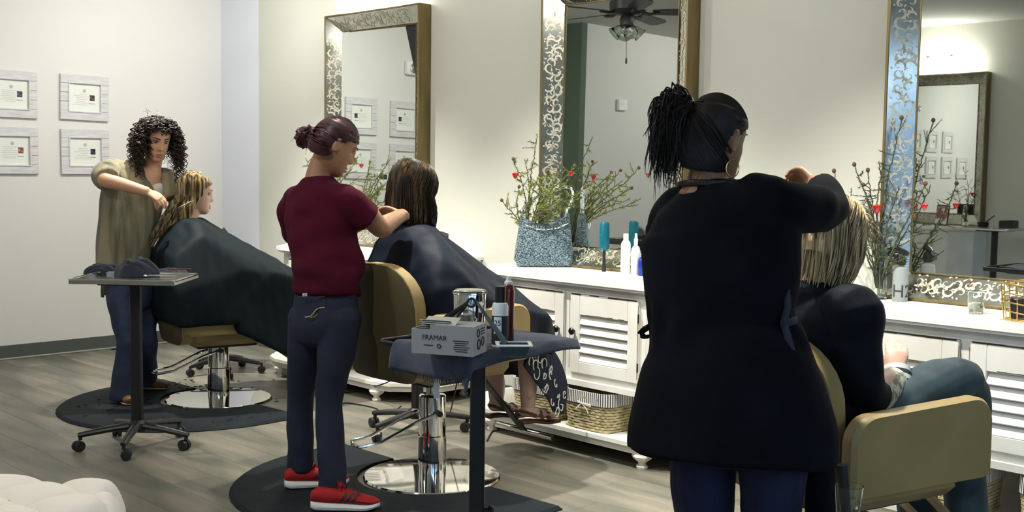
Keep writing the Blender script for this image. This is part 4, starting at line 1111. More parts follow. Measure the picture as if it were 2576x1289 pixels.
# steel tumbler (stands behind the box)
p = FT(1180, 868, ZT); t = thing('steel_tumbler', 'tall brushed steel tumbler standing behind the foil box', 'tumbler', p)
MB().lathe([(.0, 0), (.034, 0), (.036, .004), (.037, .030), (.044, .046), (.0485, .060), (.0515, .165), (.0505, .168), (.0485, .160), (.045, .06), (.0, .05)], 36, cap=False).obj('body', M['chrome'], t)
MB().lathe([(.050, .160), (.0545, .163), (.0545, .170), (.050, .173), (.0, .171)], 36).obj('lid', M['glass'], t)
p = FT(1257, 874, ZT); t = thing('developer_bottle', 'white and black bottle lettered 25 on the front tray', 'bottle', p)
MB().lathe([(.0, 0), (.024, 0), (.0255, .004), (.0255, .128), (.022, .138), (.013, .141)], 24).obj('body', M['white_gloss'], t)
MB().lathe([(.0258, .010), (.0260, .012), (.0260, .098), (.0258, .10)], 24, cap=False).obj('label_band', M['ink_dark'], t)
MB().lathe([(.0165, .138), (.0165, .190), (.0, .192)], 18).obj('cap', M['black_plastic'], t)
FM = facing_M(p); R_ = FM.copy(); R_.translation = (0, 0, 0)
wl = MB(); 
for q in range(9):
    a0 = -.80+q*.11; wl.add([R_ @ V(.0263*math.sin(a), zz, .0263*math.cos(a)) for a in (a0, a0+.11) for zz in (.045, .097)], [(0, 2, 3, 1)])
wl.obj('label_patch', M['white_gloss'], t)
q = R_ @ Matrix.Rotation(-.28, 4, 'Y'); q.translation = (0, 0, .078); put_text('25', .022, q, M['ink_dark'], t, 'lettering', .0266)
p = FT(1277, 870, ZT); t = thing('brown_bottle', 'dark red bottle with white nozzle behind the bottle lettered 25', 'bottle', p+FW*.05)
MB().lathe([(.0, 0), (.018, 0), (.0195, .004), (.0195, .165), (.016, .185), (.011, .19)], 20).obj('body', M['brown_bottle'], t)
MB().lathe([(.013, .186), (.013, .196), (.008, .20), (.006, .212), (.0, .213)], 14).obj('nozzle', M['white_gloss'], t)
p = FT(1292, 892, ZT); t = thing('tint_bowl', 'small dark tint bowl with white rim on the front tray', 'bowl', p, -.70)
b = MB()
for zz, sx, sy in ((0, .038, .028), (.022, .046, .036)): pass
def rect(sx, sy, z): return [V(-sx, -sy, z), V(sx, -sy, z), V(sx, sy, z), V(-sx, sy, z)]
vs = rect(.036, .026, 0)+rect(.046, .036, .030)+rect(.043, .033, .030)+rect(.034, .024, .006)
b.add(vs, [(0, 3, 2, 1)]+[(r_*4+k_, r_*4+(k_+1) % 4, (r_+1)*4+(k_+1) % 4, (r_+1)*4+k_) for r_ in range(3) for k_ in range(4)]+[(12, 13, 14, 15)]).obj('bowl', M['bowl_grey'], t, smooth=False)
b = MB(); vs = rect(.054, .044, .029)+rect(.054, .044, .033)+rect(.043, .033, .034)+rect(.043, .033, .030)
b.add(vs, [(r_*4+k_, r_*4+(k_+1) % 4, ((r_+1) % 4)*4+(k_+1) % 4, ((r_+1) % 4)*4+k_) for r_ in range(4) for k_ in range(4)]).obj('rim', M['white_gloss'], t, smooth=False)
Db = 3.455
def tool(pts, rr, name, label, mtl, ring=None):
    t = thing(name, label, 'brush', pts[0]); MB().tube([p_-pts[0] for p_ in pts], rr, 8, side=-FW).obj('handle', mtl, t)
    if ring:
        c, R0 = ring; c = c-pts[0]; MB().tube([c+RT*R0*math.cos(a)+UP*R0*math.sin(a) for a in [6.283*i/20 for i in range(20)]], .0035, 6, closed=True).obj('ring', mtl, t)
tool([at(1108, 814, Db+.14), at(1128, 797, Db+.10), at(1160, 774, Db+.04), at(1176, 762, Db)], [(.004, .010), (.004, .010), (.0035, .006), (.003, .005)], 'tint_brush', 'black tint brush with a ring end leaning before the steel tumbler', M['black_plastic'], (at(1186, 762, Db-.005), .0125))
tool([at(1197, 757, Db+.02), at(1230, 805, Db), at(1262, 850, Db-.02), at(1272, 866, Db-.03)], [(.0025, .004), (.003, .006), (.0035, .009), (.003, .008)], 'tint_brush', 'grey tint brush leaning from the tumbler into the small bowl', M['brush_grey'])
tag_m = MB(); q = at(1098, 963, 3.62)
tag_m.tube([q+V(0, 0, .012), q+V(.004, 0, 0), q+V(-.004, 0, -.022), q+V(.004, .0, -.05)], [(.001, .012)]*4, 6, side=FW); tag(tag_m.obj('towel_tag', M['liner_w'], tobj, smooth=False))

# -- woven baskets under the cabinets
def make_basket(c, W, Dp, H, label, rz=0.0):
    t = thing('woven_basket', label, 'basket', c, rz, 'seagrass baskets under the cabinets')
    b = MB(); n = int(H/.0145)
    def loop(f, z, N=44, jit=.0):
        pts = []
        for i in range(N):
            a = 6.283*i/N; q = 4.5
            x = abs(math.cos(a))**(2/q)*math.copysign(1, math.cos(a)); y = abs(math.sin(a))**(2/q)*math.copysign(1, math.sin(a))
            pts.append(V(x*Dp/2*f, y*W/2*f, z+jit*math.sin(i*2.6)))
        return pts
    for k in range(n):
        f = .90+.10*k/n; b.tube(loop(f, .0085+k*.0145, 44, .0018*(1 if k % 2 else -1)), [(.0092 if (i+k) % 2 else .0070) for i in range(44)], 6, closed=True)
    tag(b.obj('weave', M['seagrass'], t), kind='stuff')
    MB().box((0, 0, .006), (Dp*.86, W*.86, .01)).obj('base', M['seagrass'], t, smooth=False)
    def even(P, N):
        P = P+[P[0]]; d = [0]
        for a_, b_ in zip(P, P[1:]): d.append(d[-1]+(b_-a_).length)
        out = []; j = 0
        for i in range(N):
            s_ = d[-1]*i/N
            while d[j+1] < s_: j += 1
            out.append(P[j].lerp(P[j+1], (s_-d[j])/max(1e-9, d[j+1]-d[j])))
        return out
    l = MB(); N = 176; o1 = even(loop(1.035, H+.012, 200), N); o2 = even(loop(1.05, H-.05, 200), N); o3 = even(loop(.96, H+.012, 200), N)
    l.add(o3+o1+o2, [(r_*N+i, r_*N+(i+1) % N, (r_+1)*N+(i+1) % N, (r_+1)*N+i) for r_ in range(2) for i in range(N)])
    l.m = [(i//1) % 2 for r_ in range(2) for i in range(N)]
    o = l.obj('striped_liner', [M['liner_w'], M['liner_d']], t, smooth=False)
    bw_ = MB(); x = -Dp/2*1.06
    bw_.tube([V(x, -.055, H-.052), V(x-.008, -.02, H-.046), V(x-.010, 0, H-.045), V(x-.008, .03, H-.040)], [(.002, .008), (.002, .006), (.003, .004), (.002, .007)], 6, side=V(1, 0, 0))
    bw_.tube([V(x-.008, .0, H-.045), V(x-.006, .03, H-.07), V(x-.002, .045, H-.085)], [(.002, .004)]*3, 6, side=V(1, 0, 0)); bw_.tube([V(x-.008, 0, H-.045), V(x-.006, -.03, H-.07), V(x-.002, -.04, H-.095)], [(.002, .003)]*3, 6, side=V(1, 0, 0))
    bw_.obj('ribbon_bow', M['ribbon'], t)
ZS = .129
for y, lb in ((4.215, 'woven basket at the left of the middle cabinet shelf, behind the sandals'), (3.83, 'woven basket with ribbon bow beside the dress of the stylist in black')):
    make_basket(V(4.36, y, ZS), .325, .28, .185, lb)
make_basket(V(4.40, 6.22, ZS), .30, .26, .185, 'woven basket under the left cabinet, behind the jeans of the stylist in maroon')
for y, lb in ((1.55, 'woven basket with striped liner under the right cabinet, at the photo edge'), (1.98, 'woven basket under the right cabinet, behind the wide armrest')): make_basket(V(4.385, y, ZS), .30, .26, .185, lb)

# -- left cabinet: bags and stool behind the left chair
p = gz(668, 905, 0); p = Vector((4.02, 6.98, 0))
t = thing('rolling_stool', 'pale round rolling stool behind the left cape', 'stool', p)
MB().lathe([(.0, .58), (.16, .58), (.175, .60), (.175, .635), (.16, .65), (.0, .655)], 28).obj('seat', mat('pale_vinyl', (.55, .62, .66), .4), t)
MB().lathe([(.025, .10), (.025, .40), (.018, .40), (.018, .58)], 16).obj('column', M['chrome'], t)
for k in range(5):
    a = .55+2*math.pi*k/5; d = V(math.cos(a), math.sin(a), 0)
    lg = MB().tube([d*.0+UP*.11, d*.14+UP*.09, d*.24+UP*.07], [.022, .018, .013], 8).obj('leg', M['black_plastic'], t)
    MB().lathe([(.012, -.022), (.025, -.018), (.027, -.004), (.02, 0), (.027, .004), (.025, .018), (.012, .022)], 12, d*.25+UP*.028, d.cross(UP)).cyl(d*.25+UP*.03, d*.25+UP*.075, .008).obj('caster', M['black_plastic'], lg)
q = at(692, 700, 7.88)
t = thing('handbag', 'black handbag with tan trim and long strap on the stool behind the cape', 'handbag', V(p.x, p.y, .656), .6)
MB().box((0, 0, .095), (.27, .12, .19), .02).obj('bag_body', M['leather_blk'], t)
tb = MB(); tb.box((0, 0, .19), (.285, .13, .035), .008); tb.box((-.128, 0, .095), (.03, .126, .19), .006); tb.obj('trim', M['leather_tan'], t)
MB().tube([V(-.13, 0, .15), V(-.20, 0, .02+.0), V(-.17, 0, .20), V(-.08, 0, .31), V(.0, 0, .34), V(.08, 0, .29), V(.11, 0, .20)], [(.003, .010)]*7, 6, side=V(0, 1, 0)).obj('strap', M['leather_blk'], t)
MB().box((.0, -.068, .165), (.015, .006, .05), .002).obj('buckle', M['chrome'], t)
q = gpt(712, 618); t = tag(MB().lathe([(.05, 0), (.055, .005), (.066, .085), (.0, .086)], 4, q+V(.10, .0, .001)).obj('paper_box', M['white_plastic'], smooth=False), 'white paper tub on the left cabinet behind the stylist in maroon', 'tub')

# -- hair dryer and cords on the rear trolley
hd = thing('hair_dryer', 'black hair dryer lying on the rear trolley beside the brunette customer', 'dryer', V(T3.x, T3.y, T3Z+.008))
MB().tube([RT*(-.02)+UP*.04, RT*.05+UP*.045, RT*.12+UP*.05, RT*.16+UP*.05], [.036, .042, .038, .026], 16).obj('barrel', M['black_plastic'], hd)
MB().tube([RT*.05+UP*.03, RT*.03-FW*.09+UP*.016, RT*.02-FW*.14+UP*.014], [.018, .016, .014], 12).obj('handle', M['black_plastic'], hd)
def cord(pts, label, r_=.004):
    # Catmull-Rom
    P = [pts[0]]+pts+[pts[-1]]; out = []
    for i in range(1, len(P)-2):
        for k in range(8):
            s = k/8; a, b_, c, d = P[i-1], P[i], P[i+1], P[i+2]
            out.append(.5*((2*b_)+(c-a)*s+(2*a-5*b_+4*c-d)*s*s+(3*b_-a-3*c+d)*s**3))
    out.append(P[-2]); return tag(MB().tube(out, r_, 6).obj('power_cord', M['black_plastic']), label, 'cord')
g = lambda a, b_, z=.005: gz(a, b_, z)
cord([at(1160, 640, 6.15), at(1185, 650, 6.15), at(1198, 690, 6.2), at(1175, 800, 6.25), at(1150, 960, 6.3), g(1130, 1050)], 'black cord looping down behind the brunette customer')
cord([g(845, 1040), g(862, 1016), g(900, 1018), g(945, 1028), g(965, 1042), g(985, 1040), g(1010, 1022, .05)], 'black cord snaking on the floor right of the maroon stylist')
cord([g(850, 990), g(905, 985), g(918, 972, .06), g(945, 972, .10), g(980, 960, .16), at(1000, 945, 6.6)], 'black cord hanging across the left cabinet foot')
cord([g(1225, 1110), g(1240, 1085), g(1262, 1078), g(1290, 1084)], 'black cord end on the floor at the foot of the middle cabinet')

# -- opposite station seen in the right mirror
co = dup(cabs[1], (X_L+.004, Y_OP+.25, 0), math.pi, 'white louvred cabinet of the opposite station, seen in the right mirror')
t = thing('tint_bowl', 'black tint bowl with a brush on the trolley seen in the right mirror', 'bowl', TO+V(0, .12, .895))
MB().lathe([(.0, 0), (.04, 0), (.06, .06), (.057, .06), (.038, .004), (.0, .004)], 20, cap=False).obj('bowl', M['black_plastic'], t)
MB().tube([V(.01, .02, .02), V(-.02, -.10, .13)], [(.008, .005), (.006, .004)], 8).obj('brush', M['black_plastic'], t)
tag(MB().box(TO+V(0, -.13, .895+.045), (.16, .13, .09), .008).obj('tool_case', M['black_plastic']), 'black tool case on the trolley seen in the right mirror', 'case')
bo = V(X_L+.25, Y_OP-.42, ZC)
t = plant_root('branch_vase', 'vase of branches on the opposite cabinet, seen in the right mirror', bo)
MB().lathe([(.033, 0), (.037, .05), (.03, .12), (.018, .19), (.02, .22)], 20, cap=False).obj('vase', M['glass'], t)
branches(t, V(0, 0, .05), [(V(.05, .1, .55), 1), (V(0, -.12, .5), 1), (V(.1, -.02, .42), 1), (V(.06, .18, .36), 1), (V(.1, -.16, .34), 1), (V(-.02, .05, .6), 1)], .013, 'green_dk', 31, .006, .05)
ornament(bo+V(.08, -.10, .34), .022, 'small red ornament on the branches seen in the right mirror')
t = thing('photo_frame', 'dark photo card standing on the opposite cabinet, seen in the right mirror', 'picture', bo+V(.05, .22, 0), .3)
MB().box((0, 0, .11), (.012, .17, .22), .003, Matrix.Rotation(-.15, 3, 'Y')).obj('frame', M['ink_dark'], t); MB().box((.009, 0, .11), (.003, .15, .19), 0, Matrix.Rotation(-.15, 3, 'Y')).obj('print', mat('photo_card', (.25, .08, .08), .4, col2=(.75, .68, .66), scale=14, contrast=(.45, .55)), t, smooth=False)
# -- small cart with a clear cup at the lower right
ct = at(2152, 1330, 2.93); zt_ = .555
t = thing('low_cart', 'white topped low cart at the bottom edge beside the wide armrest', 'cart', V(ct.x, ct.y, 0), -.6)
MB().box((0, 0, zt_-.012), (.17, .15, .022), .006).obj('top', M['white_plastic'], t)
for sx in (-1, 1):
    for sy in (-1, 1): MB().cyl((sx*.065, sy*.055, .0), (sx*.065, sy*.055, zt_-.02), .01, n=8).obj('leg', M['black_metal'], t)
t = thing('plastic_cup', 'clear cup holding a dark brush on the low cart at the bottom edge', 'cup', V(ct.x, ct.y, zt_)-RT*.02)
MB().lathe([(.0, .002), (.028, .002), (.036, .095), (.034, .095), (.026, .005), (.0, .005)], 24, cap=False).obj('cup', M['glass'], t)
MB().cyl(V(-.005, .0, .006), V(-.02, .01, .15), .013, .014).obj('brush', M['black_plastic'], t)
# ================================================================== people
SKIN = {}
def skin(name, c, c2): SKIN[name] = mat('skin_'+name, c, .48, col2=c2, scale=9, bump=.08, bscale=220, sss=.08, contrast=(.3, .7)); return SKIN[name]
skin('tan', (.56, .31, .19), (.60, .34, .22)); skin('fair', (.60, .37, .28), (.64, .40, .31)); skin('brown', (.30, .155, .085), (.34, .18, .10)); skin('olive', (.55, .34, .22), (.60, .37, .25)); skin('shade', (.42, .26, .20), (.47, .29, .23))
M['eye'] = mat('eye_white', (.40, .37, .34), .25); M['iris'] = mat('iris', (.03, .018, .01), .15); M['lip'] = mat('lips', (.38, .12, .10), .4); M['brow'] = mat('brow', (.02, .013, .01), .8)

def cr(pts, sub):
    P = [pts[0]]+list(pts)+[pts[-1]]; out = []
    for i in range(1, len(P)-2):
        a, b, c, d = [np.array(q, float) for q in (P[i-1], P[i], P[i+1], P[i+2])]
        for k in range(sub):
            s = k/sub; out.append(.5*(2*b+(c-a)*s+(2*a-5*b+4*c-d)*s*s+(3*b-a-3*c+d)*s**3))
    out.append(np.array(P[-2], float)); return out
def limb(mb, pts, rads, side=None, n=18, sub=5, cap=.75, caps=(True, True)):
    "smooth tapered limb; rads: r or (ra, rb) with ra along side"
    R = [(q, q) if isinstance(q, (int, float)) else q for q in rads]
    rows = [tuple(p)+tuple(q) for p, q in zip(pts, R)]
    if len(rows) > 1: rows = cr(rows, sub)
    P = [Vector(q[:3]) for q in rows]; R = [(max(.002, q[3]), max(.002, q[4])) for q in rows]
    def endcap(p, d, r):
        m_ = min(r); out = []
        for a in (.45, .8, 1.05, 1.3, 1.48): out.append((p+d*(m_*cap*math.sin(a)), (r[0]*math.cos(a)+.0005, r[1]*math.cos(a)+.0005)))
        return out
    if caps[0]:
        e = endcap(P[0], (P[0]-P[1]).normalized(), R[0])[::-1]; P = [q[0] for q in e]+P; R = [q[1] for q in e]+R
    if caps[1]:
        e = endcap(P[-1], (P[-1]-P[-2]).normalized(), R[-1]); P += [q[0] for q in e]; R += [q[1] for q in e]
    mb.tube(P, R, n, side=side); return mb
def fuse(mb, name, mats, parent, vox=.006, smooth=3, wrinkle=None, cut=None, seed=0, off=None):
    me = bpy.data.meshes.new(name+'_raw'); me.from_pydata(mb.v, [], mb.f); me.update()
    bm = bmesh.new(); bm.from_mesh(me); bmesh.ops.recalc_face_normals(bm, faces=bm.faces); bm.to_mesh(me); bm.free()
    o = bpy.data.objects.new(name+'_raw', me); COL.objects.link(o)
    m1 = o.modifiers.new('r', 'REMESH'); m1.mode = 'VOXEL'; m1.voxel_size = vox; m1.adaptivity = 0
    if smooth:
        m2 = o.modifiers.new('s', 'SMOOTH'); m2.factor = .5; m2.iterations = smooth
    dg = bpy.context.evaluated_depsgraph_get()
    res = bpy.data.meshes.new_from_object(o.evaluated_get(dg)); res.name = name
    bpy.data.objects.remove(o); bpy.data.meshes.remove(me)
    n = len(res.vertices); co = np.empty(n*3, np.float32); res.vertices.foreach_get('co', co); co = co.reshape(-1, 3)
    if wrinkle:
        nr = np.empty(n*3, np.float32); res.vertices.foreach_get('normal', nr); nr = nr.reshape(-1, 3)
        d = wrinkle(co); co = co+nr*d[:, None].astype(np.float32)
    if off is not None: co = off(co)
    res.vertices.foreach_set('co', co.astype(np.float32).ravel()); res.update()
    if cut is not None:
        bm = bmesh.new(); bm.from_mesh(res)
        bmesh.ops.delete(bm, geom=[f for f in bm.faces if cut(f)], context='FACES')
        bmesh.ops.delete(bm, geom=[v for v in bm.verts if not v.link_faces], context='VERTS')
        bv = [v for v in bm.verts if any(e.is_boundary for e in v.link_edges)]
        nb = {v: [e.other_vert(v) for e in v.link_edges if e.is_boundary] for v in bv}
        for it in range(14):
            new = {v: v.co*.4+sum((q.co for q in nb[v]), Vector())*(.6/len(nb[v])) for v in bv}
            for v, c in new.items(): v.co = c
        bm.to_mesh(res); bm.free()
    res.materials.clear()
    for q in (mats if isinstance(mats, (list, tuple)) else [mats]): res.materials.append(q)
    res.polygons.foreach_set('use_smooth', [True]*len(res.polygons)); res.update()
    return obj_of(name, res, parent)
def folds(amp, freq, seed=0, dirs=4, aniso=(1, 1, .45), sharp=1.0):
    r = np.random.RandomState(seed); K = r.normal(size=(dirs, 3))*np.array(aniso)*freq; PH = r.uniform(0, 6.28, dirs); W = r.normal(size=(dirs, 3))*freq*.35; PW_ = r.uniform(0, 6.28, dirs)
    def f(co):
        s = np.zeros(len(co))
        for k in range(dirs):
            q = np.sin(co @ K[k]+PH[k]+1.6*np.sin(co @ W[k]+PW_[k])); s += np.sign(q)*np.abs(q)**sharp
        return s*amp/math.sqrt(dirs)
    return f

HZ = [-.118, -.110, -.097, -.080, -.055, -.025, .0, .03, .058, .082, .098, .108, .112]
HF = [.070, .083, .089, .089, .087, .085, .084, .088, .082, .062, .040, .018, .0]
HB = [.030, .010, -.018, -.050, -.068, -.080, -.088, -.094, -.092, -.078, -.056, -.030, -.008]
HW = [.016, .031, .045, .055, .063, .069, .0725, .0755, .0735, .062, .045, .025, .006]
def head_mb(sc_=1.0, grow=0.0, feat=True, n=72, m_=64, keep=None):
    zs = np.linspace(HZ[0], HZ[-1], m_); zs = HZ[0]+(HZ[-1]-HZ[0])*(.5-.5*np.cos(np.pi*(np.arange(m_)+.0)/(m_-1)))
    vs = []
    for z in zs:
        f = np.interp(z, HZ, HF); b = np.interp(z, HZ, HB); w_ = np.interp(z, HZ, HW)
        cy = (f+b)/2; ry = (f-b)/2
        for k in range(n):
            a = 2*math.pi*k/n; c, s = math.cos(a), math.sin(a); q = 2.25
            x = abs(c)**(2/q)*math.copysign(1, c)*w_; y = cy+abs(s)**(2/q)*math.copysign(1, s)*ry
            if feat and s > 0.1:
                g = lambda u, sg: math.exp(-(u/sg)**2)
                e = 0
                if -.048 < z < .034:       # nose
                    t = (z+.034)/.062
                    pr = .0275*max(0, 1-t)**.8 if t > 0 else .0275*max(0, 1-abs(z+.034)/.012)
                    e += pr*g(x, .0095+.006*max(0, 1-t) if t > 0 else .0145)
                    e += .007*g(z-.012, .02)*g(x, .010)
                e -= .0105*(g(x-.032, .0165)+g(x+.032, .0165))*g(z-.008, .0115)
                e += .0045*(g(x-.030, .022)+g(x+.030, .022))*g(z-.029, .009)
                e += .0075*g(x, .021)*g(z+.0625, .0065)+.0065*g(x, .018)*g(z+.0755, .006)-.005*g(x, .022)*g(z+.069, .0032)
                e += .0045*g(x, .016)*g(z+.100, .011)-.0030*g(x, .02)*g(z+.087, .006)
                e += .005*(g(x-.043, .018)+g(x+.043, .018))*g(z+.022, .018)
                y += e
            v = Vector((x, y, z)); 
            if grow: v = v+Vector((x/max(w_, .02)*c*c if False else x/.075, (y-cy)/.09, z/.11)).normalized()*grow
            vs.append(v*sc_)
    fs = []
    for i in range(m_-1):
        for k in range(n):
            q = (i*n+k, i*n+(k+1) % n, (i+1)*n+(k+1) % n, (i+1)*n+k)
            if keep is None or keep(sum((vs[j] for j in q), Vector())/4/sc_): fs.append(q)
    if keep is None: fs += [tuple(range(n-1, -1, -1)), tuple((m_-1)*n+k for k in range(n))]
    mb = MB(); mb.add(vs, fs); return mb
def ear_add(mb, s, sc_):
    pts = []; c = Vector((s*.074, -.012, -.004))
    R = Matrix.Rotation(s*.30, 3, 'Z') @ Matrix.Rotation(-.18, 3, 'X')
    mb.add(*[(lambda B: ([p*sc_ for p in map(Vector, B.v)], B.f))(MB().ball(c, (.007, .015, .026), 12, rot=R))][0])
    rim = [c+R @ Vector((s*.006, .016*math.cos(a)-.002, .030*math.sin(a)*(1 if math.sin(a) > 0 else .85))) for a in [-1.9+q*.36 for q in range(13)]]
    B = MB().tube(rim, .0042, 8); mb.add([Vector(p)*sc_ for p in B.v], B.f)
def axes(c, fwd, up=UP):
    f = Vector(fwd).normalized(); r_ = f.cross(Vector(up)).normalized(); u = r_.cross(f)
    return Matrix(((r_.x, f.x, u.x, c.x), (r_.y, f.y, u.y, c.y), (r_.z, f.z, u.z, c.z), (0, 0, 0, 1)))
def look(h, pitch, roll=0.0):
    h = Vector(h).normalized(); f = h*math.cos(pitch)-UP*math.sin(pitch); u = h*math.sin(pitch)+UP*math.cos(pitch)
    r_ = f.cross(u); return f, u*math.cos(roll)+r_*math.sin(roll)
def hand_add(mb, wrist, d, palm, thumb_sign, curl=.5, sc_=1.0, spread=.06, pinch=0.0):
    """d: pointing direction, palm: palm normal (fingers curl toward it), thumb on +x*thumb_sign"""
    y = Vector(d).normalized(); z = -(Vector(palm)-y*Vector(palm).dot(y)).normalized(); x = y.cross(z)*thumb_sign
    P = lambda a, b, c: wrist+(x*a+y*b+z*c)*sc_
    limb(mb, [P(0, -.02, 0), P(.002, .02, 0), P(.003, .055, .002), P(.0, .085, .0)], [(.026*sc_, .019*sc_), (.031*sc_, .017*sc_), (.040*sc_, .015*sc_), (.040*sc_, .012*sc_)], x, 16, 4)
    for i, (xx, L, cr_) in enumerate(((.031, .072, 1.0), (.0105, .080, 1.05), (-.0105, .075, 1.1), (-.031, .058, 1.2))):
        p = P(xx, .082-abs(xx-.01)*.25, .0); a = 0; pts = [P(xx*.9, .06, 0), p]; sp = (xx-.0)*spread*26*.04
        for k, seg in enumerate((.45, .32, .25)):
            a += curl*cr_*(.75 if k == 0 else 1.0)*(1.0)
            dd = (y*math.cos(a)-z*math.sin(a)+x*sp*math.cos(a)); p = p+dd.normalized()*L*seg*sc_; pts.append(p)
        limb(mb, pts, [.0092*sc_, .0092*sc_, .0084*sc_, .0078*sc_, .0066*sc_], None, 10, 3)
    t0 = P(.022, .018, -.004); t1 = P(.046, .045, -.012); t2 = P(.056-.02*pinch, .074, -.020-.02*pinch); t3 = P(.056-.035*pinch, .098, -.026-.03*pinch)
    limb(mb, [t0, t1, t2, t3], [.0125*sc_, .0115*sc_, .0095*sc_, .0075*sc_], None, 10, 3)
M['brow_light'] = mat('brow_light', (.20, .13, .07), .8)
def face_bits(root, HM, s, lip=True, brow='brow', eyes=True):
    for sx in (-1, 1):
        if eyes:
            MB().ball((sx*.0315*s, .0725*s, .0075*s), .0106*s, 14).xf(HM).obj('eye', M['eye'], root)
            MB().ball((sx*.0315*s, .0820*s, .0050*s), (.0050*s, .0022*s, .0050*s), 10).xf(HM).obj('iris', M['iris'], root)
            lid = MB().tube([HM @ Vector((sx*(.0175+.0285*t)*s, (.0852-.010*(t-.35)**2*8*.55)*s, (.0085+.0065*math.sin(math.pi*min(1, t+.08)))*s)) for t in [q/6 for q in range(7)]], (.0022 if brow == 'brow' else .0012)*s, 6); lid.obj('eyelid', M[brow], root)
        b = MB().tube([HM @ Vector((sx*(.012+.040*t)*s, (.0945-.020*t*t)*s, (.0265+.006*math.sin(math.pi*t*.8))*s)) for t in [q/6 for q in range(7)]], [(.0016*s, .0036*s*(1-.6*q/6)) for q in range(7)], 6, side=HM.to_3x3() @ Vector((0, 1, 0)))
        b.obj('eyebrow', M[brow], root)
    if lip:
        for zz, rr in ((-.0635, .0046), (-.0745, .0056)):
            pts = [HM @ Vector((t*.023*s, (.0945-.012*t*t)*s, (zz+(.002*(1-abs(t)) if zz > -.07 else -.001*(1-t*t)))*s)) for t in (-1, -.6, -.25, 0, .25, .6, 1)]
            MB().tube(pts, [rr*s*k for k in (.15, .7, 1, .85, 1, .7, .15)], 8).obj('lip', M['lip'], root)
def hair_mat(name, c, c2, rough=.42, scale=30, stretch=(6, 6, .6), pos=(.35, .65)):
    return mat('hair_'+name, c, rough, col2=c2, scale=scale, stretch=stretch, contrast=pos, detail=3)
def scalp_keep(line=.050, nape=-.055):
    def k(p):
        if p.y > .055: return p.z > line
        if p.y > .02: return p.z > line-(.055-p.y)*.6
        if p.y > -.03: return p.z > .022-(.02-p.y)*.3
        return p.z > nape
    return k
def locks(mb, paths, r0, tip=.25, n=5, flat=.55):
    for p in paths:
        N = len(p); rr = r0*rnd.uniform(.7, 1.25)
        R = [(rr*min(1, .25+i/(N-1)*6)*(1-(1-tip)*max(0, (i/(N-1)-.45)/.55)**1.4), rr*flat*min(1, .3+i/(N-1)*6)*(1-(1-tip)*(i/(N-1))**2)) for i in range(N)]
        mb.tube(p, R, n, cap=True)
    return mb
def surf_path(HM, s, a, lat0, lat1, k, grow):
    "path over the skull at azimuth a (0 = front, + = person's right), from polar angle lat0 to lat1"
    out = []
    for i in range(k):
        t = lat0+(lat1-lat0)*i/(k-1)
        z = .112*math.cos(t)-.0; rr = math.sin(t)
        zz = max(-.1, z); w_ = np.interp(zz, HZ, HW) if zz < .1 else .075*rr; f = np.interp(zz, HZ, HF) if zz < .1 else .085*rr; b = np.interp(zz, HZ, HB) if zz < .1 else -.085*rr
        cy = (f+b)/2; ry = (f-b)/2
        x = math.sin(a)*(w_+grow); y = cy+math.cos(a)*(ry+grow); zt = zz+grow*max(0, math.cos(t))
        out.append(HM @ (Vector((x, y, zt))*s))
    return out
def hang(p, L, k, out_dir, flare, jit, r, waves=None):
    pts = []; ph = r.uniform(0, 6.28)
    for i in range(1, k+1):
        t = i/k; q = p-UP*L*t+out_dir*flare*math.sin(t*1.5)
        q += Vector((r.uniform(-1, 1), r.uniform(-1, 1), 0))*jit
        if waves: q += Vector((math.cos(ph+t*waves[1]), math.sin(ph+t*waves[1]), 0))*waves[0]
        pts.append(q)
    return pts
def person(label, loc): return thing('person', label, 'person', loc)
def rebase(t):
    "keep world geometry while the empty sits at the figure's base"
    for c in t.children: c.matrix_parent_inverse = Matrix.Translation(-t.location)
def legs_add(mb, hips, knees, ankles, toes, r=(.078, .055, .036), foot=True):
    for h, k_, a, t in zip(hips, knees, ankles, toes):
        limb(mb, [h, h.lerp(k_, .5), k_, k_.lerp(a, .35), a], [r[0], r[0]*.86, r[1], r[1]*.98, r[2]], None, 16)
        if foot:
            d = (t-a); d.z = 0; d.normalize(); 
            limb(mb, [a-d*.02-UP*.01, a+d*.05-UP*(a.z-.045)*.6, Vector((t.x, t.y, t.z+.022))], [(.034, .03), (.038, .028), (.034, .018)], d.cross(UP), 14)

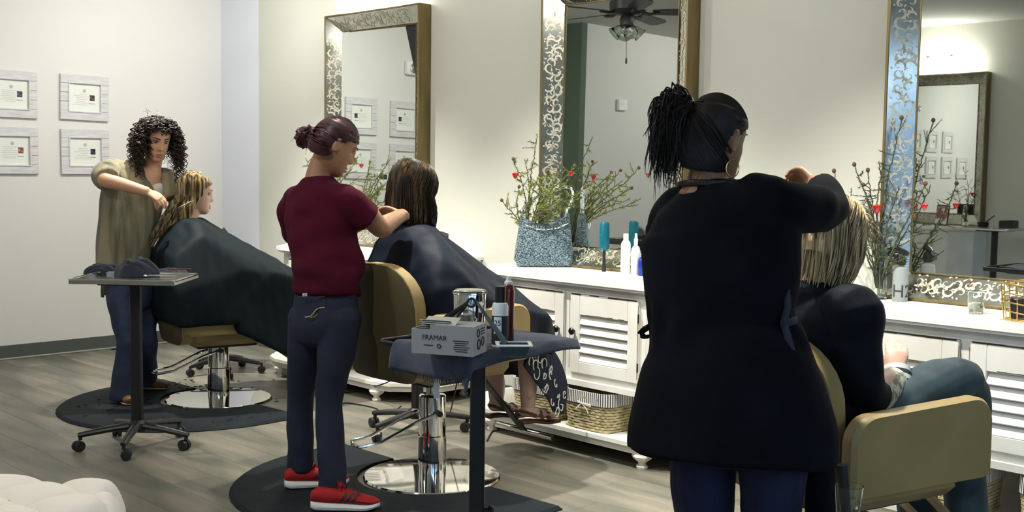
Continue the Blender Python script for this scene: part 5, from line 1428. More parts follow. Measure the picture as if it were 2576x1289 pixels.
# ------------------------------------------------------------------ stylist in maroon (centre)
def stylist_maroon():
    D = 4.98
    A = lambda x, y, d=0: at(x, y, D+d)
    h = (RT*.55+FW*.83).normalized(); s = (RT*.83-FW*.55).normalized()
    base = V(A(815, 800).x, A(815, 800).y, 0)
    t = person('stylist in a maroon t-shirt with a dark red bun working on the brunette hair', base)
    hc = A(841, 366, -.02); f, u = look(RT*.90+FW*.44, .48, .04); HM = axes(hc, f, u); S = 1.02
    mb = head_mb(S); ear_add(mb, 1, S); ear_add(mb, -1, S); mb.xf(HM)
    nb = A(800, 452)
    limb(mb, [nb-UP*.03, A(806, 425, 0), A(824, 385, -.01)], [.066, .054, .052], None)
    shR, elR, wrR = A(884, 492, -.10), A(957, 574, -.02), A(1012, 541, .16)
    shL, elL, wrL = A(736, 500, .13), A(800, 612, .36), A(930, 552, .34)
    limb(mb, [A(822, 790), A(814, 700), A(806, 600), A(802, 520), A(800, 462)], [(.125, .09), (.115, .085), (.125, .09), (.14, .085), (.07, .06)], s)
    for a, b, c in ((shR, elR, wrR), (shL, elL, wrL)):
        limb(mb, [a, a.lerp(b, .5), b, b.lerp(c, .3), c], [.046, .047, .043, .042, .029], None)
    hand_add(mb, wrR, (-RT*.55+FW*.35+UP*.10), (-UP*.6-FW*.5-RT*.2), 1, .42, 1.0)
    hand_add(mb, wrL, (RT*.8+UP*.15+FW*.1), (-UP*.7+FW*.3), -1, .45, .95)
    hips = [A(776, 800, .05), A(858, 800, -.05)]; kn = [A(756, 1000, .12), A(828, 1010, -.06)]; an = [A(757, 1178, .12), A(836, 1232, -.14)]
    toes = [Vector((an[0].x, an[0].y, .03))+(RT*.97+FW*.25)*.13, Vector((an[1].x, an[1].y, .03))+(RT*.99+FW*.1)*.15]
    legs_add(mb, hips, kn, an, toes, (.075, .05, .034), foot=False)
    fuse(mb, 'body', SKIN['brown'], t, .0055, 2)
    face_bits(t, HM, S, eyes=False)
    # t-shirt
    mb = MB()
    limb(mb, [A(820, 738), A(822, 705), A(824, 665), A(812, 610), A(804, 550), A(802, 502, 0), A(801, 474), A(800, 456)], [(.160, .122), (.163, .126), (.167, .130), (.164, .122), (.172, .116), (.166, .105), (.128, .090), (.080, .074)], s, 28, caps=(False, True), cap=.35)
    limb(mb, [A(785, 492, .04), A(742, 508, .12), A(738, 560, .20), A(752, 596, .26)], [.050, .064, .064, .066], None, caps=(True, False))
    limb(mb, [A(830, 490, -.04), A(876, 504, -.10), A(908, 532, -.08), A(926, 549, -.06)], [.050, .066, .067, .068], None, caps=(True, False))
    cot = mat('maroon_cotton', (.070, .0035, .016), .9, spec=.2, col2=(.052, .0025, .012), scale=6, bump=.2, bscale=300)
    wf = folds(.010, 26, 3, 6, (.6, .6, 1.25), 1.0)
    def wr(co):
        d = wf(co); z = co[:, 2]; k = np.clip(1.25-(z-.85)*1.4, .3, 1.3); return d*k
    fuse(mb, 't_shirt', cot, t, .007, 9, wr)
    # dark bun hair
    hm = hair_mat('maroon', (.018, .0025, .005), (.060, .006, .013), .42, 6, (5, 5, 2))
    hb_ = MB(); cap = head_mb(S, .006, False, 128, 110, scalp_keep(.052, -.045)); cap.xf(HM); hb_.add(cap.v, cap.f)
    r = random.Random(2); paths = []
    bun = A(771, 345, .03); gather = A(793, 345, .02)
    for i in range(800):
        a = r.uniform(-3.14, 3.14); mx = 1.02 if abs(a) < .8 else (1.20 if abs(a) < 1.75 else 2.05)
        la = mx-abs(r.gauss(0, .10)) if r.random() < .8 else r.uniform(.15, mx)
        p0 = surf_path(HM, S, a, la, la, 2, .014)[0]; loc = HM.inverted() @ p0
        g_l = HM.inverted() @ gather; pts = []
        for k in range(13):
            q = k/12; v = loc.lerp(g_l, q)
            e = Vector((v.x/(.0875*S), (v.y+.004)/(.1055*S), v.z/(.1245*S))); L = e.length
            sink = 1-.085*max(0, 1-q*5)
            if L < 1 and q < .93: v = Vector((v.x/L, (v.y+.004)/L-.004, v.z/L))*sink
            elif q < .2: v = v*sink
            pts.append(HM @ v)
        paths.append(pts)
    locks(hb_, paths, .0036, .6, 5, .7)
    for i in range(60):
        ax = Vector((r.gauss(0, 1), r.gauss(0, 1), r.gauss(0, 1))).normalized(); u1 = ax.orthogonal().normalized(); u2 = ax.cross(u1); R0 = r.uniform(.022, .052)
        hb_.tube([bun+(u1*math.cos(q)+u2*math.sin(q))*R0*V(1, 1, 1).x+ax*r.uniform(-.004, .004) for q in [6.283*k/14 for k in range(14)]], .0062, 5, closed=True)
    hb_.ball(bun, .048, 16)
    for i in range(7):
        d = Vector((r.gauss(0, 1), r.gauss(0, 1), r.gauss(0, 1))).normalized(); p = bun+d*.050; hb_.tube([p, p+d*.012+UP*.004, p+d*.022-UP*r.uniform(0, .012)-RT*.006], [.0011, .0008, .0004], 4)
    hb_.obj('hair', hm, t)
    # jeans
    dn = mat('dark_denim', (.006, .010, .028), .8, col2=(.010, .015, .040), scale=12, bump=.2, bscale=260)
    mb = MB()
    limb(mb, [A(820, 730), A(819, 770), A(817, 822), A(815, 852)], [(.150, .108), (.154, .118), (.152, .122), (.128, .105)], s, 28, caps=(False, True), cap=.4)
    for hp_, kn_, an_, sg in ((hips[0], kn[0], an[0], -1), (hips[1], kn[1], an[1], 1)):
        limb(mb, [hp_, hp_.lerp(kn_, .45), kn_+(UP*.0), kn_.lerp(an_, .5), an_+UP*.012, an_-UP*.005], [.090, .079, .061, .059, .059, .064], None, caps=(True, False))
    wf2 = folds(.0030, 24, 8, 6, (1, 1, .8))
    fuse(mb, 'jeans', dn, t, .007, 4, lambda co: wf2(co)*np.clip(1.2-co[:, 2], .3, 1.2))
    # back pocket with yellow stitching
    st = mat('stitching', (.42, .36, .14), .7); navy = mat('pocket_denim', (.009, .013, .034), .8)
    pk = MB(); bk = lambda x, y: at(x, y, D-.122)
    def onj(x, y, d=-.128): return A(x, y, d)
    pts = [onj(767, 799), onj(782, 796), onj(788, 789), onj(796, 779), onj(806, 775), onj(818, 774)]
    MB().tube(pts, .0022, 6).tube([onj(781, 800), onj(792, 797), onj(800, 790)], .0012, 5).obj('stitching', st, t)
    sb = MB(); sb.tube([onj(747, 746, -.115), onj(780, 749, -.13), onj(818, 746, -.13)], .0016, 5); sb.tube([onj(818, 748, -.13), onj(817, 800, -.13), onj(806, 812, -.128), onj(785, 815, -.126)], .0012, 5); sb.obj('pocket_seam', mat('seam', (.03, .04, .07), .8), t)
    MB().box(onj(767, 742, -.118), (.022, .004, .014), .001).obj('tag', M['liner_w'], t)
    # red sneakers with white soles and three dark stripes
    red = mat('red_knit', (.42, .006, .008), .7, col2=(.34, .004, .006), scale=30, bump=.3, bscale=400); sole = mat('sole_white', (.78, .77, .73), .55); blk = M['ink_dark']
    def sneaker(heel, d, L, tilt=0.0):
        d = Vector(d).normalized(); sd = d.cross(UP).normalized()
        Q = lambda a, b, c: heel+d*(a*L)+sd*b+UP*c
        def ol(a):  # half widths
            return np.interp(a, [0, .05, .2, .5, .72, .9, .98, 1.0], [.018, .030, .034, .037, .046, .040, .020, .006])
        sh = MB(); up = MB()
        X = np.concatenate([np.linspace(0, 1, 26)])
        def sweep(mbx, zlo, zhi, kx, n=14, grow=1.0):
            vs = []; fs = []
            for a in X:
                w_ = ol(a)*grow
                for k in range(n):
                    q = 2*math.pi*k/n; cz = (zlo(a)+zhi(a))/2; rz_ = (zhi(a)-zlo(a))/2
                    cxx = abs(math.cos(q))**kx*math.copysign(1, math.cos(q)); szz = abs(math.sin(q))**kx*math.copysign(1, math.sin(q))
                    vs.append(Q(a, cxx*w_*(1 if szz < 0 else 1-.25*szz), cz+szz*rz_))
            m2 = len(X)
            for i in range(m2-1):
                for k in range(n): fs.append((i*n+k, i*n+(k+1) % n, (i+1)*n+(k+1) % n, (i+1)*n+k))
            fs += [tuple(range(n-1, -1, -1)), tuple((m2-1)*n+k for k in range(n))]
            mbx.add(vs, fs)
        zt = lambda a: np.interp(a, [0, .1, .3, .42, .6, .8, .95, 1], [.075, .098, .088, .086, .078, .058, .046, .036])
        sl = lambda a: np.interp(a, [0, .12, .5, .85, 1], [.044, .040, .034, .032, .036])
        s0 = lambda a: np.interp(a, [0, .08, .3, .8, 1], [.010, .001, .0, .0, .014])
        sweep(sh, s0, sl, .55, 16, 1.08)
        sweep(up, lambda a: sl(a)-.008, zt, .75, 18, .97)
        so = sh.obj('sole', sole, t); uo = up.obj('sneaker', red, t)
        for side in (1, -1):
            for q in range(3):
                a0 = .40+q*.085; stp = MB(); vs = []
                for j in range(6):
                    v = j/5; zz = .036+.040*v; a = a0+.10*v
                    w_ = ol(a)*.97; rz_ = (zt(a)-sl(a)+.008)/2; cz = (zt(a)+sl(a)-.008)/2
                    sv = max(-1, min(1, (zz-cz)/rz_)); yy = w_*(max(0, 1-abs(sv)**(2/.75)))**(.75/2)*(1 if sv < 0 else 1-.25*sv)+.0018
                    vs += [Q(a, side*yy, zz), Q(a+.045, side*yy, zz)]
                stp.add(vs, [(2*j, 2*j+1, 2*j+3, 2*j+2) for j in range(5)]); stp.obj('stripe', blk, uo, smooth=False)
        lc = MB(); rr = random.Random(1)
        for q in range(4):
            a = .40+q*.055; lc.tube([Q(a, -.020, zt(a)*.93), Q(a+.02, 0, zt(a)+.005), Q(a+.0, .020, zt(a)*.93)], .0032, 6)
        for q in range(8):
            a = .40; lc.tube([Q(a, rr.uniform(-.01, .01), zt(a)+.004), Q(a+rr.uniform(-.03, .06), rr.uniform(-.03, .03), zt(a)+rr.uniform(.012, .028)), Q(a+rr.uniform(.0, .10), rr.uniform(-.035, .035), zt(a)+rr.uniform(-.006, .018))], .0028, 5)
        lc.obj('laces', red, uo)
        return so
    hR = gz(782, 1283, .0175); hL = gz(716, 1230, .0175)
    sneaker(hR, RT*.995+FW*.08, .285); sneaker(hL, RT*.95+FW*.30, .285)
    rebase(t); return t
stylist_maroon()

# ------------------------------------------------------------------ curly haired stylist (left)
def stylist_curly():
    D = 6.92
    A = lambda x, y, d=0: at(x, y, D+d)
    h = (RT*.62-FW*.78).normalized(); s = (-RT*.78-FW*.62).normalized()
    base = V(A(335, 800).x, A(335, 800).y, 0)
    t = person('stylist with long dark curls in a loose olive knit sweater beside the left chair', base)
    hc = A(392, 350, -.02); f, u = look(RT*.62-FW*.78, .34, -.05); HM = axes(hc, f, u); S = 1.04
    mb = head_mb(S); ear_add(mb, 1, S); ear_add(mb, -1, S); mb.xf(HM)
    limb(mb, [A(378, 440, .02), A(384, 412, .02), A(392, 375, .02)], [.070, .054, .054], None)
    shR, elR, wrR = A(292, 425, -.06), A(262, 452, -.28), A(368, 482, -.26)
    shL, elL, wrL = A(425, 440, .10), A(446, 525, .17), A(458, 492, .15)
    limb(mb, [A(325, 730), A(335, 640), A(350, 540), A(358, 480), A(372, 440)], [(.12, .09), (.11, .08), (.125, .085), (.145, .085), (.085, .065)], s)
    for a, b, c in ((shR, elR, wrR), (shL, elL, wrL)): limb(mb, [a, a.lerp(b, .5), b, b.lerp(c, .3), c], [.046, .046, .043, .041, .029], None)
    hand_add(mb, wrR, (RT*.85-UP*.45+FW*.1), (-UP*.7-RT*.3+FW*.4), -1, .50, 1.0, pinch=.1)
    hand_add(mb, wrL, (-RT*.3+UP*.5-FW*.5), (-RT*.8-UP*.2), 1, .5, 1.0)
    hips = [A(308, 745, -.06), A(354, 745, .08)]; kn = [A(325, 862, -.10), A(364, 862, .06)]; an = [A(316, 985, -.04), A(360, 962, .18)]
    gR = gz(317, 1010, .02); gL = gz(372, 978, .02)
    an[0] = Vector((gR.x, gR.y, .09)); an[1] = Vector((gL.x, gL.y, .09))-RT*.03
    legs_add(mb, hips, kn, an, an, (.078, .055, .036), foot=False)
    fuse(mb, 'body', SKIN['tan'], t, .0055, 2)
    face_bits(t, HM, S)
    # knit sweater
    mb = MB()
    limb(mb, [A(310, 668), A(313, 620), A(325, 560), A(333, 500), A(345, 458), A(356, 432), A(368, 420)], [(.165, .140), (.170, .142), (.180, .140), (.190, .130), (.178, .115), (.125, .090), (.075, .07)], s, 28, caps=(False, True), cap=.35)
    limb(mb, [A(322, 440, -.02), A(288, 428, -.08), A(264, 440, -.20), A(270, 452, -.27)], [.060, .070, .076, .070], None, caps=(True, False))
    limb(mb, [A(385, 445, .05), A(420, 452, .09), A(436, 500, .08)], [.055, .066, .066], None, caps=(True, False))
    knit = mat('olive_knit', (.33, .28, .17), .95, col2=(.055, .07, .05), scale=8, stretch=(1.6, 1.6, .22), bump=.6, bscale=170, sheen=.2)
    vc = A(382, 424)
    def vcut(f_):
        q = f_.calc_center_median()-vc; dz = -q.z
        return q.dot(h) > .0 and -.09 < dz < .135 and abs(q.dot(s)) < .070*(1-max(0, dz)/.135)
    wf = folds(.015, 15, 5, 5, (1, 1, .22))
    fuse(mb, 'sweater', knit, t, .008, 9, lambda co: wf(co)*np.clip(1.35-co[:, 2], .12, 1.0), cut=vcut)
    # white top showing in the V neck
    wt = MB(); limb(wt, [A(352, 530, .02), A(360, 495, .02), A(368, 466, .02), A(372, 452, .02)], [(.125, .088), (.128, .088), (.126, .088), (.10, .076)], s, 20, caps=(True, False)); fuse(wt, 'white_top', M['liner_w'], t, .006, 3)
    # curls
    hm = hair_mat('dark_curls', (.006, .004, .003), (.030, .014, .007), .58, 40, (3, 3, 3))
    hb_ = MB(); cap = head_mb(S, .007, False, 128, 110, scalp_keep(.080, -.05)); cap.xf(HM); hb_.add(cap.v, cap.f)
    r = random.Random(12)
    def curl(p, d0, L, R0, turns, drop):
        n = int(turns*9)+2; pts = []; ph = r.uniform(0, 6.28); sg = r.choice((-1, 1))
        for i in range(n):
            q = i/(n-1); c = p+d0*(.055*math.sin(min(1.57, q*3.2)))*1.0-UP*(L*max(0, q-.06)); rad = R0*min(1, q*5+.2)*(1-.25*q)
            e1 = Vector((math.cos(ph+sg*q*turns*6.28), math.sin(ph+sg*q*turns*6.28), 0)); pts.append(c+e1*rad)
        rr = r.uniform(.0026, .0042)
        hb_.tube(pts, [rr*(1-.55*(i/(n-1))**2) for i in range(n)], 5)
    MI = HM.to_3x3()
    for i in range(420):
        a = r.uniform(-3.14, 3.14); front = abs(a) < .75
        la = r.uniform(.1, .80) if front else r.uniform(.1, 1.45)
        p = surf_path(HM, S, a, la, la, 2, .008)[0]
        sx = math.sin(a); cy = math.cos(a)
        if front:     # swept from the parting to both sides
            d0 = (MI @ Vector((math.copysign(1, sx)*1.0, .12, .5))).normalized(); p = p+d0*.03
            d = d0*.45
        else: d = (MI @ Vector((sx*1.1, min(cy, .15)*.9, .25))).normalized()
        L = r.uniform(.13, .27) if not front else r.uniform(.03, .08)
        if abs(a) < 1.25 and not front: d = (MI @ Vector((math.copysign(1.0, sx), -.05, .15))).normalized(); L = r.uniform(.16, .29)
        curl(p, d*r.uniform(.7, 1.5), L, r.uniform(.009, .017), L*r.uniform(20, 30), 0)
    for i in range(16):
        a = r.uniform(-3.14, 3.14); p = surf_path(HM, S, a, r.uniform(.1, .8), .5, 2, .02)[0]; d = (MI @ Vector((math.sin(a), math.cos(a)*.6, .7))).normalized()
        q = [p]; 
        for k in range(7): d = (d+Vector((r.gauss(0, .5), r.gauss(0, .5), r.gauss(0, .4)))).normalized(); q.append(q[-1]+d*.009)
        hb_.tube(q, [.0014, .0013, .0012, .0011, .001, .0009, .0008, .0006], 4)
    for i in range(170):   # short curls over the crown
        a = r.uniform(-3.14, 3.14); la = r.uniform(.0, .93 if abs(a) < .8 else 1.1); p = surf_path(HM, S, a, la, la, 2, .012)[0]; d = (MI @ Vector((math.sin(a)+r.uniform(-.5, .5), math.cos(a)*.5, .6))).normalized()
        curl(p, d*r.uniform(.1, .5), r.uniform(.02, .05), r.uniform(.008, .014), r.uniform(1.5, 2.6), 0)
    for sgn in (-1, 1):   # long locks falling in front of the shoulders
        for i in range(34):
            a = sgn*r.uniform(1.0, 1.9); p = surf_path(HM, S, a, r.uniform(.9, 1.4), 1, 2, .012)[0]; d = (MI @ Vector((sgn*1.0, .25, 0))).normalized()
            curl(p, d*r.uniform(.4, .9), r.uniform(.18, .30), r.uniform(.009, .016), r.uniform(5, 8), 0)
    hb_.obj('hair', hm, t)
    # boot-cut jeans
    dn = mat('blue_denim', (.018, .028, .065), .8, col2=(.035, .052, .105), scale=10, bump=.2, bscale=260)
    mb = MB()
    limb(mb, [A(325, 690), A(328, 735), A(330, 770)], [(.145, .10), (.15, .115), (.13, .10)], s, 24, caps=(False, True), cap=.4)
    for hp_, kn_, an_ in zip(hips, kn, an): limb(mb, [hp_, hp_.lerp(kn_, .5), kn_, kn_.lerp(an_, .55), an_-UP*.01, an_-UP*.05], [.092, .086, .076, .082, .092, .094], None, caps=(True, False))
    wf2 = folds(.0045, 30, 18, 5, (.5, .5, 1.4)); fuse(mb, 'jeans', dn, t, .008, 4, wf2)
    lea = mat('brown_leather', (.17, .075, .022), .5, col2=(.10, .045, .015), scale=14)
    for g_, d in ((gR, (-FW*.85+RT*.45)), (gL, (RT*.95-FW*.15))):
        d = d.normalized(); q = MB(); c = Vector((g_.x, g_.y, .018))
        limb(q, [c-d*.10+UP*.045, c-d*.03+UP*.05, c+d*.05+UP*.038, c+d*.115+UP*.026], [(.036, .042), (.042, .042), (.044, .034), (.034, .024)], d.cross(UP), 14); fuse(q, 'shoe', lea, t, .006, 2)
        q = MB(); limb(q, [c-d*.105+UP*.010, c+d*.02+UP*.008, c+d*.12+UP*.010], [(.038, .009), (.045, .008), (.038, .009)], d.cross(UP), 14); q.obj('sole', M['leather_tan'], t)
    rebase(t)
stylist_curly()

# ------------------------------------------------------------------ stylist in black (right foreground)
def stylist_black():
    D = 3.15
    A = lambda x, y, d=0: at(x, y, D+d)
    h = (RT*.45+FW*.89).normalized(); s = (RT*.89-FW*.45).normalized()
    base = V(A(1850, 800).x, A(1850, 800).y, 0)
    t = person('stylist in a long black tunic with a messy dark ponytail and gold hoop earring', base)
    hc = A(1796, 352, 0); f, u = look(RT*.74+FW*.67, .16, .06); HM = axes(hc, f, u); S = 1.0
    mb = head_mb(S); ear_add(mb, 1, S*1.05); ear_add(mb, -1, S); mb.xf(HM)
    limb(mb, [A(1775, 490, 0), A(1779, 455, 0), A(1790, 385, 0)], [.074, .056, .054], None)
    shR, elR, wrR = A(1965, 515, -.08), A(2088, 535, .12), A(2056, 462, .30)
    shL, elL, wrL = A(1676, 545, .16), A(1682, 715, .28), A(1770, 730, .48)
    limb(mb, [A(1815, 1010), A(1812, 830), A(1810, 700), A(1800, 580), A(1780, 490)], [(.14, .10), (.13, .095), (.145, .10), (.16, .095), (.085, .065)], s)
    for a, b, c in ((shR, elR, wrR), (shL, elL, wrL)): limb(mb, [a, a.lerp(b, .5), b, b.lerp(c, .3), c], [.05, .049, .045, .042, .030], None)
    hand_add(mb, wrR, (-RT*.25+UP*.30+FW*.9), (-RT*.75-UP*.55+FW*.2), 1, .62, 1.0)
    hand_add(mb, wrL, (RT*.9+FW*.3), (-UP*.3+FW*.7), -1, .5, 1.0)
    fl = lambda x, d: Vector((A(x, 1150, d).x, A(x, 1150, d).y, 0))
    hips = [A(1765, 1010, .06), A(1945, 1010, -.05)]; kn = [A(1770, 1330, .06), A(1945, 1330, -.06)]
    an = [fl(1775, .06)+UP*.09, fl(1940, -.08)+UP*.09]; toes = [a+h*.16-UP*.07 for a in an]
    legs_add(mb, hips, kn, an, toes, (.085, .06, .04))
    fuse(mb, 'body', SKIN['brown'], t, .0055, 2)
    face_bits(t, HM, S)
    # black tunic flaring to the hem
    mb = MB()
    limb(mb, [A(1832, 1146), A(1834, 1070), A(1832, 980), A(1826, 890), A(1812, 812), A(1811, 730), A(1810, 640), A(1806, 570), A(1790, 508), A(1781, 472)],
         [(.295, .20), (.288, .20), (.262, .19), (.230, .17), (.198, .150), (.214, .150), (.222, .145), (.218, .135), (.165, .112), (.088, .076)], s, 32, caps=(False, True), cap=.3)
    limb(mb, [A(1890, 492, -.05), A(1965, 520, -.07), A(2040, 525, .02), A(2080, 528, .12), A(2082, 500, .20), A(2068, 474, .26)], [.070, .074, .066, .056, .052, .046], None, caps=(True, False))
    limb(mb, [A(1715, 520, .08), A(1684, 570, .15), A(1680, 640, .22), A(1688, 715, .28), A(1740, 728, .40)], [.066, .068, .062, .058, .05], None, caps=(True, False))
    # longer panel at the right side
    limb(mb, [A(2000, 960, -.02), A(2040, 1060, -.02), A(2062, 1180, -.02), A(2066, 1330, -.02), A(2064, 1420, -.02)], [(.06, .03), (.055, .03), (.038, .028), (.034, .026), (.033, .026)], s, 16, caps=(True, False))
    ck = mat('black_knit', (.0022, .0028, .0055), .92, spec=.2, col2=(.004, .005, .009), scale=8, bump=.25, bscale=240)
    wf = folds(.006, 15, 31, 5, (1, 1, .3)); wf3 = folds(.006, 36, 4, 4, (1.0, 1.0, .7))
    def wr(co):
        z = co[:, 2]; wv_ = np.exp(-((z-1.03)/.05)**2)*.006*np.sin(co @ np.array([60., 55., 4.]))
        return wf(co)*np.clip(1.25-z, .15, 1.0)*1.4+wf3(co)*np.where(z > 1.28, .6, .12)+wv_
    fuse(mb, 'tunic', ck, t, .0075, 8, wr)
    w_ = MB(); w_.tube([A(1612, 838, .16), A(1626, 826, .12), A(1640, 822, .06)], [(.004, .012), (.006, .016), (.01, .018)], 8).tube([A(1614, 838, .16), A(1622, 850, .14), A(1634, 845, .1)], [(.003, .006), (.004, .014), (.004, .010)], 8)
    w_.obj('waist_tie', ck, t)
    nv = mat('navy_lining', (.012, .014, .032), .6)
    q = MB(); q.tube([A(1975, 700, -.13), A(1982, 770, -.14), A(1972, 812, -.16), A(1990, 880, -.16), A(2030, 980, -.12), A(2065, 1080, -.08), A(2082, 1180, -.06)], [(.004, .010)]*7, 8, side=FW); q.tube([A(1968, 818, -.165), A(1990, 810, -.15), A(2003, 806, -.12)], [(.004, .010)]*3, 8, side=FW); q.obj('piping', nv, t)
    c_ = MB(); cn = A(1781, 470, .0)
    c_.tube([cn+s*.080*math.cos(q)+h*.070*math.sin(q)-UP*.012*math.sin(q) for q in [6.283*k/30 for k in range(30)]], [(.009, .006)]*30, 8, side=UP, closed=True); c_.obj('collar_band', mat('collar_brown', (.03, .018, .02), .5), t)
    # jeans
    dn = mat('navy_denim', (.005, .008, .030), .8, col2=(.008, .012, .042), scale=12, bump=.2, bscale=260)
    mb = MB()
    limb(mb, [A(1850, 960), A(1852, 1050), A(1855, 1130)], [(.175, .12), (.185, .13), (.165, .12)], s, 24, caps=(False, True), cap=.4)
    for hp_, kn_, an_ in zip(hips, kn, an): limb(mb, [hp_, hp_.lerp(kn_, .4), kn_, kn_.lerp(an_, .5), an_], [.10, .098, .076, .066, .058], None, caps=(True, False))
    wf2 = folds(.0045, 28, 19, 5, (.5, .5, 1.4)); fuse(mb, 'jeans', dn, t, .008, 4, wf2)
    for a, d in zip(an, (h, h)):
        q = MB(); c = Vector((a.x, a.y, 0)); limb(q, [c-d*.06+UP*.045, c+d*.02+UP*.05, c+d*.12+UP*.034, c+d*.19+UP*.024], [(.04, .045), (.045, .05), (.046, .034), (.034, .022)], d.cross(UP), 14); fuse(q, 'shoe', M['black_plastic'], t, .007, 2)
    # hair: scraped back with a loose messy ponytail
    hm = hair_mat('near_black', (.003, .0022, .0025), (.012, .007, .007), .55, 30)
    hb_ = MB(); cap = head_mb(S, .006, False, 128, 110, scalp_keep(.05, -.088)); cap.xf(HM); hb_.add(cap.v, cap.f)
    r = random.Random(5); paths = []; gather = A(1748, 285, .0); gl = HM.inverted() @ gather
    for i in range(900):
        a = r.uniform(-3.14, 3.14); mx = 1.02 if abs(a) < .8 else (1.20 if abs(a) < 1.75 else 2.45)
        la = mx-abs(r.gauss(0, .10)) if r.random() < .8 else r.uniform(.15, mx)
        p0 = surf_path(HM, S, a, la, la, 2, .014)[0]; loc = HM.inverted() @ p0
        g_l = HM.inverted() @ gather; pts = []
        for k in range(13):
            q = k/12; v = loc.lerp(g_l, q)
            e = Vector((v.x/(.0875*S), (v.y+.004)/(.1055*S), v.z/(.1245*S))); L = e.length
            sink = 1-.085*max(0, 1-q*5)
            if L < 1 and q < .93: v = Vector((v.x/L, (v.y+.004)/L-.004, v.z/L))*sink
            elif q < .2: v = v*sink
            pts.append(HM @ v)
        paths.append(pts)
    locks(hb_, paths, .0038, .6, 5, .7); paths = []
    hb_.ball(gather-RT*.045+UP*.0, (.050, .055, .060), 14)
    for i in range(1150):
        d = Vector((r.gauss(0, 1), r.gauss(0, 1), r.gauss(0, 1))).normalized()
        p = gather+d*.012
        out = (-RT*r.uniform(.2, 1.0)+FW*r.uniform(-.45, .45)+UP*r.uniform(-.45, .55)).normalized()
        R0 = r.uniform(.045, .115); L = r.uniform(.05, .19)
        pts = [p]; ph = r.uniform(0, 6.28)
        for k in range(1, 13):
            q = k/12; c = p+out*R0*math.sin(min(1.57, q*3.4))-UP*(L*max(0, q-.22)**1.1)-RT*.012*q
            c += Vector((math.cos(ph+q*5), math.sin(ph+q*5), 0))*.008*q; pts.append(c)
        paths.append(pts)
    locks(hb_, paths, .0029, .18, 5, .8)
    paths = []
    for i in range(46):   # thin loose wisps
        p = gather-RT*r.uniform(.02, .09)+UP*r.uniform(-.03, .03)+FW*r.uniform(-.05, .05); pts = [p]; L = r.uniform(.12, .24); ph = r.uniform(0, 6.28)
        for k in range(1, 11): q = k/10; pts.append(p-RT*(.03*math.sin(q*2))-UP*L*q+Vector((math.cos(ph+q*6), math.sin(ph+q*6), 0))*.007*q)
        paths.append(pts)
    locks(hb_, paths, .0030, .2, 4, .7)
    for i in range(7):    # curl at the nape
        R0 = r.uniform(.012, .026); c = A(1698, 448, .02)+Vector((r.uniform(-.006, .006), r.uniform(-.006, .006), r.uniform(-.008, .008)))
        hb_.tube([c+RT*R0*math.cos(q)+UP*R0*math.sin(q) for q in [k*.35 for k in range(15)]], .0009, 4)
    hb_.obj('hair', hm, t)
    er = HM @ Vector((.078, -.014, -.036)); R0 = .022; e = MB(); cc = A(1843, 424, -.085)
    e.tube([cc+RT*R0*.85*math.cos(q)+UP*R0*1.05*math.sin(q)+FW*.01*math.cos(q) for q in [6.283*k/28 for k in range(28)]], .0016, 6, closed=True); e.obj('hoop_earring', M['gold'], t)
    rebase(t)
stylist_black()
# ------------------------------------------------------------------ seated customers
def seat_frame(c, ang):
    c = Vector((c[0], c[1], 0)); hx = V(math.cos(ang), math.sin(ang), 0); lf = V(-math.sin(ang), math.cos(ang), 0)
    return (lambda f, l, z: c+hx*f+lf*l+UP*z), hx, lf
def hull_mb(groups):
    mb = MB()
    for pts in groups:
        bm = bmesh.new()
        for p in pts: bm.verts.new(p)
        r_ = bmesh.ops.convex_hull(bm, input=bm.verts)
        bmesh.ops.delete(bm, geom=[v for v in bm.verts if not v.link_faces], context='VERTS')
        bm.verts.ensure_lookup_table(); bm.verts.index_update()
        mb.add([v.co.copy() for v in bm.verts], [tuple(v.index for v in f.verts) for f in bm.faces]); bm.free()
    return mb
def seated_body(t, L, hx, lf, hip, chest, neck, head, f, u, S, skin_, knees, ankles, hands, vox=.0065, armz=None):
    HM = axes(head, f, u); mb = head_mb(S); ear_add(mb, 1, S); ear_add(mb, -1, S); mb.xf(HM)
    limb(mb, [neck-UP*.03, neck.lerp(head, .35), neck.lerp(head, .8)], [.066, .053, .052], None)
    limb(mb, [hip, hip.lerp(chest, .5), chest, neck-UP*.02], [(.14, .105), (.115, .09), (.14, .095), (.075, .06)], lf)
    sh = [chest.lerp(neck, .55)+lf*s_*.150 for s_ in (1, -1)]
    for s_, p in zip((1, -1), sh):
        el, wr, hd = hands[s_]
        limb(mb, [p, p.lerp(el, .5), el, el.lerp(wr, .3), wr], [.044, .043, .040, .038, .027], None)
        hand_add(mb, wr, hd, -UP, s_*1, .4, .95)
    for k_, a in zip(knees, ankles):
        h0 = hip+lf*(.085 if (k_-hip).dot(lf) > 0 else -.085)
        limb(mb, [h0, h0.lerp(k_, .5), k_, k_.lerp(a, .35), a, a+UP*-.02], [.078, .070, .056, .053, .036, .034], None)
        d = (hx-UP*.22).normalized(); limb(mb, [a-hx*.02-UP*.03, a+d*.06-UP*.035, a+d*.14-UP*.04, a+d*.18-UP*.042], [(.034, .028), (.038, .024), (.042, .016), (.030, .010)], lf, 14)
    fuse(mb, 'body', skin_, t, vox, 2); return HM
